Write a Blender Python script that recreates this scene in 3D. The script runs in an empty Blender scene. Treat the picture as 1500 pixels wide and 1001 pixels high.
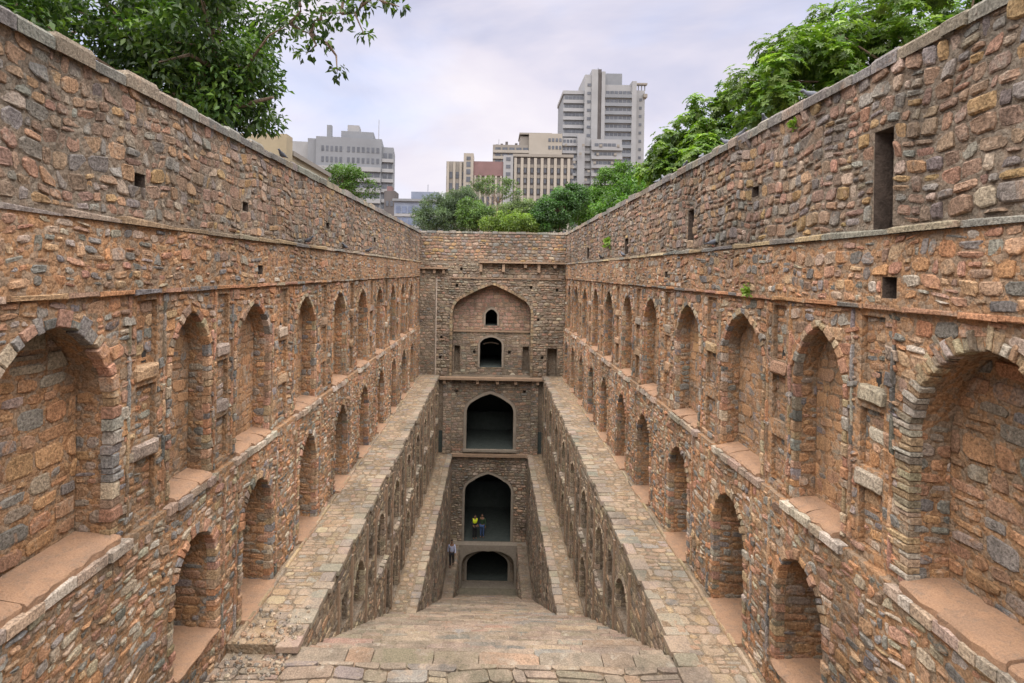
import bpy, math, random
import numpy as np
from mathutils import Vector
from mathutils.geometry import delaunay_2d_cdt

R = math.radians
sc = bpy.context.scene
col = sc.collection

# ------------------------------------------------------------------ camera
FOC = 800.0                     # focal length in pixels of a 1500 px wide picture
cam_d = bpy.data.cameras.new("camera")
cam = bpy.data.objects.new("camera", cam_d)
col.objects.link(cam)
cam_d.sensor_width = 36.0
cam_d.lens = FOC / 1500.0 * 36.0
cam_d.shift_x = 28.0 / 1500.0
cam_d.shift_y = -102.5 / 1500.0
cam_d.clip_start = 0.1
cam_d.clip_end = 6000
cam.location = (0, 0, 0)
cam.rotation_euler = (R(90), R(-1.0), 0)
sc.camera = cam

# ------------------------------------------------------------------ world: overcast evening sky
SUN_EL, SUN_ROT = R(80), R(186)
w = bpy.data.worlds.new("World")
sc.world = w
w.use_nodes = True
nt = w.node_tree
nt.nodes.clear()
def N(nt, t, **k):
    n = nt.nodes.new(t)
    for a, b in k.items():
        if a == "inp":
            for i, v in b.items():
                n.inputs[i].default_value = v
        else:
            setattr(n, a, b)
    return n
def ramp(nt, pts, interp="LINEAR"):
    n = nt.nodes.new("ShaderNodeValToRGB")
    n.color_ramp.interpolation = interp
    e = n.color_ramp.elements
    while len(e) < len(pts):
        e.new(0.5)
    for i, (p, c) in enumerate(pts):
        e[i].position = p
        e[i].color = c if len(c) == 4 else (*c, 1)
    return n
out = N(nt, "ShaderNodeOutputWorld")
sky = N(nt, "ShaderNodeTexSky", sky_type="NISHITA", sun_disc=False, sun_elevation=SUN_EL, sun_rotation=SUN_ROT,
        air_density=1.0, dust_density=2.0, ozone_density=1.5)
bg1 = N(nt, "ShaderNodeBackground", inp={"Strength": 0.05})
nt.links.new(sky.outputs[0], bg1.inputs[0])
tc = N(nt, "ShaderNodeTexCoord")
mp = N(nt, "ShaderNodeMapping")
mp.inputs["Scale"].default_value = (1.0, 1.0, 2.6)
mp.inputs["Rotation"].default_value = (0.0, R(14), R(20))
nt.links.new(tc.outputs["Generated"], mp.inputs[0])
nz = N(nt, "ShaderNodeTexNoise", inp={"Scale": 1.7, "Detail": 6.0, "Roughness": 0.52, "Distortion": 0.35})
nt.links.new(mp.outputs[0], nz.inputs[0])
cr = ramp(nt, [(0.32, (0.255, 0.26, 0.345)), (0.46, (0.34, 0.335, 0.41)), (0.57, (0.435, 0.405, 0.45)), (0.70, (0.50, 0.465, 0.485))])
nt.links.new(nz.outputs["Fac"], cr.inputs[0])
bg2 = N(nt, "ShaderNodeBackground", inp={"Strength": 0.25})
nt.links.new(cr.outputs[0], bg2.inputs[0])
nz2 = N(nt, "ShaderNodeTexNoise", inp={"Scale": 2.3, "Detail": 4.0, "Roughness": 0.5})
nt.links.new(mp.outputs[0], nz2.inputs[0])
cm = ramp(nt, [(0.32, (0.72, 0.72, 0.72)), (0.55, (0.96, 0.96, 0.96))])
nt.links.new(nz2.outputs["Fac"], cm.inputs[0])
mixw = N(nt, "ShaderNodeMixShader")
nt.links.new(cm.outputs[0], mixw.inputs[0])
nt.links.new(bg1.outputs[0], mixw.inputs[1])
nt.links.new(bg2.outputs[0], mixw.inputs[2])
nt.links.new(mixw.outputs[0], out.inputs[0])

# ------------------------------------------------------------------ sun behind thin cloud
sd = bpy.data.lights.new("sun", "SUN")
sd.energy = 1.5
sd.angle = R(110)
sd.color = (1.0, 0.93, 0.86)
sun = bpy.data.objects.new("sun", sd)
col.objects.link(sun)
az = math.pi - SUN_ROT
sun_dir = Vector((math.sin(SUN_ROT) * math.cos(SUN_EL), math.cos(SUN_ROT) * math.cos(SUN_EL), math.sin(SUN_EL)))
sun.rotation_euler = sun_dir.to_track_quat("Z", "Y").to_euler()
sun.location = (0, 10, 60)

# ------------------------------------------------------------------ exposure
sc.view_settings.view_transform = "Standard"
sc.view_settings.look = "None"
sc.view_settings.gamma = 1.0
sc.view_settings.exposure = 2.98
sc.view_settings.use_curve_mapping = False
sc.cycles.max_bounces = 5
sc.cycles.diffuse_bounces = 3
sc.cycles.glossy_bounces = 2
sc.cycles.transmission_bounces = 3
sc.cycles.use_denoising = True

# ------------------------------------------------------------------ materials
def new_mat(name):
    m = bpy.data.materials.new(name)
    m.use_nodes = True
    t = m.node_tree
    t.nodes.clear()
    o = N(t, "ShaderNodeOutputMaterial")
    b = N(t, "ShaderNodeBsdfPrincipled")
    b.inputs["Specular IOR Level"].default_value = 0.25
    t.links.new(b.outputs[0], o.inputs[0])
    return m, t, b
def mixc(t, fac, a, b, blend="MIX", clamp=False):
    n = N(t, "ShaderNodeMix", data_type="RGBA", blend_type=blend)
    for sock, v in ((n.inputs[0], fac), (n.inputs[6], a), (n.inputs[7], b)):
        if hasattr(v, "links") or hasattr(v, "is_linked"):
            t.links.new(v, sock)
        else:
            sock.default_value = v if not isinstance(v, tuple) else (*v, 1)[:4]
    return n.outputs[2]
def noise(t, vec, scale, detail=4, rough=0.55, dist=0.0):
    n = N(t, "ShaderNodeTexNoise", inp={"Scale": scale, "Detail": detail, "Roughness": rough, "Distortion": dist})
    t.links.new(vec, n.inputs[0])
    return n.outputs["Fac"]
def rampv(t, v, lo, hi, a=0.0, b=1.0):
    n = N(t, "ShaderNodeMapRange", inp={1: lo, 2: hi, 3: a, 4: b})
    t.links.new(v, n.inputs[0])
    return n.outputs[0]
def bump(t, b, h, dist, strength=1.0, prev=None):
    n = N(t, "ShaderNodeBump", inp={"Strength": strength, "Distance": dist})
    t.links.new(h, n.inputs["Height"])
    if prev is not None:
        t.links.new(prev, n.inputs["Normal"])
    t.links.new(n.outputs[0], b.inputs["Normal"])
    return n.outputs[0]
def pos(t):
    return N(t, "ShaderNodeNewGeometry").outputs["Position"]

def weather(t, P, c, amount=0.62):
    """large patches of the wall are greyer and darker with age"""
    n = noise(t, P, 0.42, 4, 0.6)
    w1 = mixc(t, 1.0, c, (0.50, 0.53, 0.55), "MULTIPLY")
    c = mixc(t, rampv(t, n, 0.46, 0.62, 0.0, amount), c, w1)
    return mixc(t, 1.0, c, (0.90, 0.925, 0.88), "MULTIPLY")
def stone_material(name, smear_col=(0.40, 0.24, 0.13), smear=0.35, stain=0.5, rough_bump=1.0, con=1.0):
    """Stones carry their own colour; mortar and clay smear over some of them, dark water streaks run down."""
    m, t, b = new_mat(name)
    P = pos(t)
    at = N(t, "ShaderNodeAttribute", attribute_name="Col").outputs["Color"]
    fine = noise(t, P, 30.0, 4, 0.72)
    big = N(t, "ShaderNodeTexNoise", inp={"Scale": 2.6, "Detail": 5.0, "Roughness": 0.72, "Distortion": 0.5})
    t.links.new(P, big.inputs[0])
    sep = N(t, "ShaderNodeSeparateColor")
    t.links.new(big.outputs["Color"], sep.inputs[0])
    dark = mixc(t, rampv(t, fine, 0.36, 0.64), (1 - .60 * con, 1 - .62 * con, 1 - .64 * con), (1 + .52 * con, 1 + .49 * con, 1 + .46 * con))
    c = mixc(t, 0.8, at, dark, "MULTIPLY")
    sm = rampv(t, sep.outputs[0], 0.64 - 0.22 * smear, 0.72 - 0.14 * smear, 0.0, 0.85)
    c = mixc(t, sm, c, mixc(t, 0.6, smear_col, dark, "MULTIPLY"))
    c = mixc(t, rampv(t, sep.outputs[1], 0.58, 0.68, 0.0, 0.5), c, mixc(t, 0.5, (0.46, 0.42, 0.37), dark, "MULTIPLY"))
    mpn = N(t, "ShaderNodeMapping", inp={"Scale": (1.6, 1.6, 0.28)})
    t.links.new(P, mpn.inputs[0])
    nst = noise(t, mpn.outputs[0], 1.7, 4, 0.68)
    st = rampv(t, nst, 0.50, 0.64, 0.0, stain)
    c = mixc(t, st, c, mixc(t, 0.9, c, (0.42, 0.43, 0.44), "MULTIPLY"))
    c = weather(t, P, c)
    t.links.new(c, b.inputs["Base Color"])
    b.inputs["Roughness"].default_value = 0.92
    bump(t, b, fine, 0.03 * rough_bump, 0.9)
    return m

def mortar_material(name, a, bcol, c3):
    m, t, b = new_mat(name)
    P = pos(t)
    n1 = N(t, "ShaderNodeTexNoise", inp={"Scale": 2.2, "Detail": 4.0, "Roughness": 0.65})
    t.links.new(P, n1.inputs[0])
    c = mixc(t, rampv(t, n1.outputs["Fac"], 0.38, 0.62), a, bcol)
    vor = N(t, "ShaderNodeTexVoronoi", inp={"Scale": 12.0, "Randomness": 1.0})
    wp = N(t, "ShaderNodeVectorMath", operation="ADD")
    sc_ = N(t, "ShaderNodeVectorMath", operation="SCALE", inp={3: 0.2})
    t.links.new(n1.outputs["Color"], sc_.inputs[0])
    t.links.new(P, wp.inputs[0]); t.links.new(sc_.outputs[0], wp.inputs[1])
    t.links.new(wp.outputs[0], vor.inputs[0])
    sep = N(t, "ShaderNodeSeparateColor")
    t.links.new(vor.outputs["Color"], sep.inputs[0])
    c = mixc(t, rampv(t, sep.outputs[0], 0.5, 0.6, 0.0, 0.6), c, c3)
    fine = noise(t, P, 34.0, 4, 0.72)
    c = mixc(t, 0.75, c, mixc(t, rampv(t, fine, 0.34, 0.64), (0.45, 0.43, 0.40), (1.35, 1.32, 1.28)), "MULTIPLY")
    c = weather(t, P, c)
    t.links.new(c, b.inputs["Base Color"])
    b.inputs["Roughness"].default_value = 0.95
    p = bump(t, b, vor.outputs["Distance"], -0.05, 0.8)
    bump(t, b, fine, 0.03, 0.9, p)
    return m

def plaster_material(name, a, bcol, dirt, bd=0.012):
    m, t, b = new_mat(name)
    P = pos(t)
    c = mixc(t, rampv(t, noise(t, P, 3.0, 6, 0.6), 0.35, 0.65), a, bcol)
    c = mixc(t, rampv(t, noise(t, P, 9.0, 6, 0.75), 0.52, 0.68, 0.0, 0.75), c, dirt)
    c = mixc(t, 0.6, c, mixc(t, rampv(t, noise(t, P, 60.0, 4, 0.7), 0.32, 0.65), (0.62, 0.6, 0.58), (1.18, 1.17, 1.15)), "MULTIPLY")
    c = mixc(t, 1.0, c, (0.80, 0.79, 0.775), "MULTIPLY")
    t.links.new(c, b.inputs["Base Color"])
    b.inputs["Roughness"].default_value = 0.93
    p = bump(t, b, noise(t, P, 18.0, 6, 0.7), bd, 0.9)
    return m

def plain(name, c, rough=0.8, var=0.15, scale=6.0, spec=0.3, bd=0.0):
    m, t, b = new_mat(name)
    P = pos(t)
    k = 1 - var
    cc = mixc(t, rampv(t, noise(t, P, scale, 5, 0.6), 0.3, 0.7), tuple(x * k for x in c), tuple(min(1, x * (1 + var)) for x in c))
    t.links.new(cc, b.inputs["Base Color"])
    b.inputs["Roughness"].default_value = rough
    b.inputs["Specular IOR Level"].default_value = spec
    if bd:
        bump(t, b, noise(t, P, scale * 3, 4), bd)
    return m

M = {}
M["stone"] = stone_material("arcade_stone", (0.50, 0.275, 0.155), 0.36, 0.62)
M["parapet_stone"] = stone_material("parapet_stone", (0.36, 0.25, 0.19), 0.25, 0.6)
M["grey_stone"] = stone_material("weathered_stone", (0.36, 0.28, 0.22), 0.2, 0.55)
M["pave_stone"] = stone_material("paving_stone", (0.42, 0.315, 0.24), 0.7, 0.3, 0.5, 0.6)
M["niche_stone"] = stone_material("niche_stone", (0.46, 0.27, 0.155), 0.95, 0.6, 0.6, 0.8)
M["step_stone"] = stone_material("step_stone", (0.37, 0.285, 0.225), 0.75, 0.45, 0.5, 0.65)
M["mortar"] = mortar_material("orange_mortar", (0.48, 0.27, 0.15), (0.33, 0.21, 0.135), (0.33, 0.27, 0.22))
M["grey_mortar"] = mortar_material("grey_mortar", (0.31, 0.235, 0.185), (0.22, 0.17, 0.135), (0.30, 0.255, 0.215))
M["pave_mortar"] = mortar_material("paving_earth", (0.33, 0.235, 0.165), (0.25, 0.19, 0.14), (0.34, 0.28, 0.22))
M["sill"] = plaster_material("sill_plaster", (0.48, 0.30, 0.19), (0.38, 0.25, 0.17), (0.27, 0.205, 0.16), 0.04)
M["pale"] = plaster_material("pale_stone", (0.56, 0.49, 0.43), (0.45, 0.38, 0.32), (0.26, 0.20, 0.16), 0.02)
M["dress"] = plaster_material("dressed_stone", (0.42, 0.30, 0.21), (0.34, 0.25, 0.18), (0.24, 0.20, 0.17), 0.02)
M["frame_plaster"] = plaster_material("frame_plaster", (0.36, 0.32, 0.27), (0.31, 0.27, 0.22), (0.22, 0.19, 0.16))
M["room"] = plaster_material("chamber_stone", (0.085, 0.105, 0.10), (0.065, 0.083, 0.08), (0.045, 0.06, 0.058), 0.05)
M["hole"] = plain("painted_hole_shade", (0.03, 0.028, 0.025), 1.0)  # near-black colour standing in for the dark inside a hole
M["reveal_shade"] = plain("painted_reveal_shade", (0.085, 0.065, 0.052), 0.95, 0.4, 9.0, bd=.02)  # dark brown that paints shade onto the inner faces of slots and holes
M["earth"] = plain("earth", (0.22, 0.17, 0.12), 0.95, 0.3, 1.5)

# ------------------------------------------------------------------ object helpers
WL = {}
def empty(name, loc, label=None, cat=None, group=None, kind=None):
    o = bpy.data.objects.new(name, None)
    o.empty_display_size = 0.2
    col.objects.link(o)
    o.location = loc
    WL[o] = np.array(loc, float)
    tag(o, label, cat, group, kind)
    return o
def tag(o, label=None, cat=None, group=None, kind=None):
    for k, v in (("label", label), ("category", cat), ("group", group), ("kind", kind)):
        if v:
            o[k] = v
    return o
def make_mesh(name, V, F, mat, C=None, smooth=False):
    me = bpy.data.meshes.new(name)
    me.from_pydata([tuple(v) for v in V], [], F)
    me.materials.append(mat)
    if C is not None:
        a = me.attributes.new("Col", "FLOAT_COLOR", "POINT")
        cc = np.ones((len(V), 4), np.float32)
        cc[:, :3] = C
        a.data.foreach_set("color", cc.ravel())
    if smooth:
        me.polygons.foreach_set("use_smooth", [True] * len(me.polygons))
    me.update()
    return me
def add(name, V, F, mat, parent=None, C=None, origin=None, smooth=False, kind=None):
    V = np.asarray(V, float)
    o0 = np.array(origin, float) if origin is not None else (V.min(0) + V.max(0)) * np.array([.5, .5, 0]) + np.array([0, 0, V[:, 2].min()])
    me = make_mesh(name, V - o0, F, mat, C, smooth)
    o = bpy.data.objects.new(name, me)
    col.objects.link(o)
    WL[o] = o0
    if parent is not None:
        o.parent = parent
        o.location = o0 - WL[parent]
    else:
        o.location = o0
    if kind:
        o["kind"] = kind
    return o
class MB:
    """collects pieces of ONE part"""
    def __init__(s):
        s.V, s.F, s.C = [], [], []
    def poly(s, V, F, c=None):
        n = len(s.V)
        s.V.extend([tuple(v) for v in V])
        s.F.extend([tuple(i + n for i in f) for f in F])
        if c is not None:
            s.C.extend([c] * len(V))
    def box(s, x0, x1, y0, y1, z0, z1, c=None):
        V, F = boxvf(x0, x1, y0, y1, z0, z1)
        s.poly(V, F, c)
    def tube(s, pts, rad, n=6, c=None):
        V, F = tubevf(pts, rad, n)
        s.poly(V, F, c)
    def build(s, name, mat, parent=None, **k):
        return add(name, s.V, s.F, mat, parent, C=np.array(s.C) if s.C else None, **k)
def boxvf(x0, x1, y0, y1, z0, z1):
    V = [(x0, y0, z0), (x1, y0, z0), (x1, y1, z0), (x0, y1, z0), (x0, y0, z1), (x1, y0, z1), (x1, y1, z1), (x0, y1, z1)]
    F = [(0, 3, 2, 1), (4, 5, 6, 7), (0, 1, 5, 4), (1, 2, 6, 5), (2, 3, 7, 6), (3, 0, 4, 7)]
    return V, F
def tubevf(pts, rad, n=6):
    pts = [np.array(p, float) for p in pts]
    V, F = [], []
    up = np.array([0.31, 0.2, 0.93])
    for i, p in enumerate(pts):
        d = pts[min(i + 1, len(pts) - 1)] - pts[max(i - 1, 0)]
        d /= (np.linalg.norm(d) + 1e-9)
        a = np.cross(d, up)
        if np.linalg.norm(a) < 1e-3:
            a = np.cross(d, [1, 0, 0])
        a /= np.linalg.norm(a)
        b = np.cross(d, a)
        r = rad[i] if hasattr(rad, "__len__") else rad
        for k in range(n):
            t = 2 * math.pi * k / n
            V.append(p + r * (a * math.cos(t) + b * math.sin(t)))
    for i in range(len(pts) - 1):
        for k in range(n):
            k2 = (k + 1) % n
            F.append((i * n + k, i * n + k2, (i + 1) * n + k2, (i + 1) * n + k))
    F.append(tuple(range(n))[::-1])
    F.append(tuple(range((len(pts) - 1) * n, len(pts) * n)))
    return V, F

# ------------------------------------------------------------------ planes, openings, stones
class Frame:
    """a wall plane: s runs along it, t up it, d out of it"""
    def __init__(f, O, S, T, Nn):
        f.O, f.S, f.T, f.N = (np.array(v, float) for v in (O, S, T, Nn))
        f.flip = np.dot(np.cross(f.S, f.T), f.N) < 0
    def w(f, A):
        A = np.asarray(A, float)
        return f.O + A[:, :1] * f.S + A[:, 1:2] * f.T + A[:, 2:3] * f.N
    def faces(f, F):
        return [tuple(reversed(x)) for x in F] if f.flip else F

def left_wall(X):
    return Frame((-X, 0, 0), (0, 1, 0), (0, 0, 1), (1, 0, 0))
def right_wall(X):
    return Frame((X, 0, 0), (0, 1, 0), (0, 0, 1), (-1, 0, 0))
def end_wall(Y):
    return Frame((0, Y, 0), (1, 0, 0), (0, 0, 1), (0, -1, 0))
def flat(Z):
    return Frame((0, 0, Z), (1, 0, 0), (0, 1, 0), (0, 0, 1))

def arch(sc_, wd, z0, zs, za, n=9, point=0.28):
    """pointed arch opening, counter-clockwise from the lower left corner"""
    h = wd / 2
    P = [(sc_ - h, z0), (sc_ + h, z0)]
    R_ = []
    for i in range(n + 1):
        q = i / n
        th = q * math.pi / 2
        R_.append((h * ((1 - point) * math.cos(th) + point * (1 - q)), zs + (za - zs) * ((1 - point) * math.sin(th) + point * q)))
    P += [(sc_ + x, z) for x, z in R_]
    P += [(sc_ - x, z) for x, z in reversed(R_[:-1])]
    return P
def flat_arch(sc_, wd, z0, zs, za, k=0.34, n=7):
    """low four-centred arch: tight shoulders, then almost straight to the apex"""
    h = wd / 2
    r = h * k
    best, ph_ = 9, 1.0
    for i in range(10, 150):
        a = i / 100
        x, z = h - r + r * math.cos(a), zs + r * math.sin(a)
        t_ = math.atan2(za - z, -x) - math.atan2(math.cos(a), -math.sin(a))
        if abs(t_) < best:
            best, ph_ = abs(t_), a
    R_ = [(h - r + r * math.cos(ph_ * i / n), zs + r * math.sin(ph_ * i / n)) for i in range(n + 1)]
    x, z = R_[-1]
    for i in range(1, 6):
        q = i / 5
        R_.append((x * (1 - q), z + (za - z) * q + 0.07 * math.sin(math.pi * q)))
    P = [(sc_ - h, z0), (sc_ + h, z0)] + [(sc_ + x, z) for x, z in R_] + [(sc_ - x, z) for x, z in reversed(R_[:-1])]
    return P
def rect(s0, s1, t0, t1):
    return [(s0, t0), (s1, t0), (s1, t1), (s0, t1)]
def normals(P):
    n = len(P)
    out_ = []
    for i in range(n):
        ax, ay = P[i]; bx, by = P[(i + 1) % n]
        dx, dy = bx - ax, by - ay
        l = math.hypot(dx, dy) or 1
        out_.append((dy / l, -dx / l))
    return out_
def expand(P, m, mb=None):
    """offset a convex outline outwards by m (mb below)"""
    E = normals(P)
    n = len(P)
    res = []
    for i in range(n):
        a, b = E[i - 1], E[i]
        ma = m if (mb is None or a[1] > -0.9) else mb
        mm = m if (mb is None or b[1] > -0.9) else mb
        det = a[0] * b[1] - a[1] * b[0]
        x, y = P[i]
        if abs(det) < 1e-3:
            res.append((x + b[0] * mm, y + b[1] * mm))
        else:
            res.append((x + (ma * b[1] - mm * a[1]) / det, y + (a[0] * mm - b[0] * ma) / det))
    return res
def clip_half(P, px, py, nx, ny):
    """keep the side (p - q).n <= 0"""
    res = []
    n = len(P)
    for i in range(n):
        a = P[i]; b = P[(i + 1) % n]
        da = (a[0] - px) * nx + (a[1] - py) * ny
        db = (b[0] - px) * nx + (b[1] - py) * ny
        if da <= 0:
            res.append(a)
        if da * db < 0:
            k = da / (da - db)
            res.append((a[0] + (b[0] - a[0]) * k, a[1] + (b[1] - a[1]) * k))
    return res
def area(P):
    return 0.5 * sum(P[i][0] * P[(i + 1) % len(P)][1] - P[(i + 1) % len(P)][0] * P[i][1] for i in range(len(P)))

class Hole:
    def __init__(s, P, margin=0.0, depth=0.3, back=True, **k):
        s.P, s.depth, s.back, s.margin = P, depth, back, margin
        s.E = expand(P, margin, 0.0) if margin else P
        s.nE = normals(s.E)
        xs = [p[0] for p in s.E]; ys = [p[1] for p in s.E]
        s.bb = (min(xs), max(xs), min(ys), max(ys))
        s.__dict__.update(k)
    def clip(s, poly):
        xs = [p[0] for p in poly]; ys = [p[1] for p in poly]
        b = s.bb
        if max(xs) < b[0] or min(xs) > b[1] or max(ys) < b[2] or min(ys) > b[3]:
            return poly
        cx, cy = sum(xs) / len(xs), sum(ys) / len(ys)
        best, bi = -1e9, 0
        for i, (p, n) in enumerate(zip(s.E, s.nE)):
            d = (cx - p[0]) * n[0] + (cy - p[1]) * n[1]
            if d > best:
                best, bi = d, i
        if best <= 0:
            return None
        p, n = s.E[bi], s.nE[bi]
        return clip_half(poly, p[0], p[1], -n[0], -n[1])

def lay(region, rng, h=(0.15, 0.30), wd=(0.15, 0.40), joint=0.02, split=0.35, wav=0.025, jit=0.018, holes=(), cut=(0.12, 0.36), grow=None):
    """roughly coursed rubble inside a convex outline, around the holes; returns outlines"""
    xs = [p[0] for p in region]; ys = [p[1] for p in region]
    s0, s1, t0, t1 = min(xs), max(xs), min(ys), max(ys)
    ph = [rng.uniform(0, 6.28) for _ in range(4)]
    nr = normals(region)
    res = []
    t = t0 - rng.uniform(0, h[0])
    U = rng.uniform
    while t < t1:
        hh = U(*h)
        s = s0 - U(0, wd[1])
        while s < s1:
            g = grow(s) if grow else 1.0
            ww = U(*wd) * (0.75 + 0.5 * hh / h[1]) * g
            cells = [(s, t, ww, hh)]
            q = rng.random()
            if q < split and hh > h[0] * 1.25:
                r = U(0.36, 0.64)
                cells = [(s, t, ww, hh * r), (s, t + hh * r, ww, hh * (1 - r))]
                if rng.random() < 0.4 and ww > wd[0] * 1.6:
                    r2 = U(0.35, 0.65)
                    a = cells.pop(rng.randrange(2))
                    cells += [(a[0], a[1], a[2] * r2, a[3]), (a[0] + a[2] * r2, a[1], a[2] * (1 - r2), a[3])]
            s += ww
            for (a, b, c, d) in cells:
                j = joint / 2
                q4 = []
                for (x, y, sx, sy) in ((a, b, 1, 1), (a + c, b, -1, 1), (a + c, b + d, -1, -1), (a, b + d, 1, -1)):
                    q4.append((x + sx * (j + U(0, jit)), y + sy * (j + U(0, jit))))
                P = []
                for i in range(4):
                    p, pr, nx = q4[i], q4[i - 1], q4[(i + 1) % 4]
                    k1, k2 = U(*cut), U(*cut)
                    k1, k2 = min(k1, 0.07 / max(0.05, math.hypot(pr[0] - p[0], pr[1] - p[1]))), min(k2, 0.07 / max(0.05, math.hypot(nx[0] - p[0], nx[1] - p[1])))
                    P.append((p[0] + (pr[0] - p[0]) * k1, p[1] + (pr[1] - p[1]) * k1))
                    P.append((p[0] + (nx[0] - p[0]) * k2, p[1] + (nx[1] - p[1]) * k2))
                P = [(x + wav * (math.sin(2.1 * y + ph[0] + 0.7 * x) + 0.6 * math.sin(5.3 * y + ph[1])),
                      y + wav * (math.sin(1.6 * x + ph[2] + 0.5 * y) + 0.7 * math.sin(4.1 * x + ph[3]))) for x, y in P]
                # inside the region?
                ok = True
                for (px, py), n in zip(region, nr):
                    m = [(x - px) * n[0] + (y - py) * n[1] for x, y in P]
                    if min(m) > -j:
                        ok = False
                        break
                    if max(m) > -j:
                        P = clip_half(P, px - n[0] * j, py - n[1] * j, n[0], n[1])
                        if len(P) < 3:
                            ok = False
                            break
                if not ok:
                    continue
                for H in holes:
                    P = H.clip(P)
                    if P is None or len(P) < 3:
                        ok = False
                        break
                if not ok:
                    continue
                A = area(P)
                if A < 0.0035:
                    continue
                px = [p[0] for p in P]; py = [p[1] for p in P]
                if min(max(px) - min(px), max(py) - min(py)) < 0.04:
                    continue
                res.append(P)
        t += hh
    return res

def solid(P, rng, d, base=-0.04, bev=0.03, tilt=0.10, low=False):
    """a stone with a rough, tilted, bevelled face from its outline; local (s, t, d) coordinates"""
    n = len(P)
    cx, cy = sum(p[0] for p in P) / n, sum(p[1] for p in P) / n
    ex = max(p[0] for p in P) - min(p[0] for p in P)
    ey = max(p[1] for p in P) - min(p[1] for p in P)
    k = max(0.45, 1 - 2 * bev / max(0.03, min(ex, ey)))
    ta, tb = rng.uniform(-tilt, tilt), rng.uniform(-tilt, tilt)
    V = [(x, y, base) for x, y in P]
    if not low:
        V += [(x, y, max(base + .01, d * 0.5 + ta * (x - cx) + tb * (y - cy))) for x, y in P]
    V += [(cx + (x - cx) * k + rng.uniform(-.004, .004), cy + (y - cy) * k + rng.uniform(-.004, .004),
           d + ta * (x - cx) + tb * (y - cy) + rng.uniform(-.006, .006)) for x, y in P]
    F = []
    L = 1 if low else 2
    for r in range(L):
        for i in range(n):
            i2 = (i + 1) % n
            F.append((r * n + i, r * n + i2, (r + 1) * n + i2, (r + 1) * n + i))
    F.append(tuple(range(L * n, (L + 1) * n)))
    return V, F

def project(c):
    if c[1] < 0.5:
        return None
    u, v = FOC * c[0] / c[1], -FOC * c[2] / c[1]
    s = 0.01746
    return 722 + u - v * s, 398 + v + u * s

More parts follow.
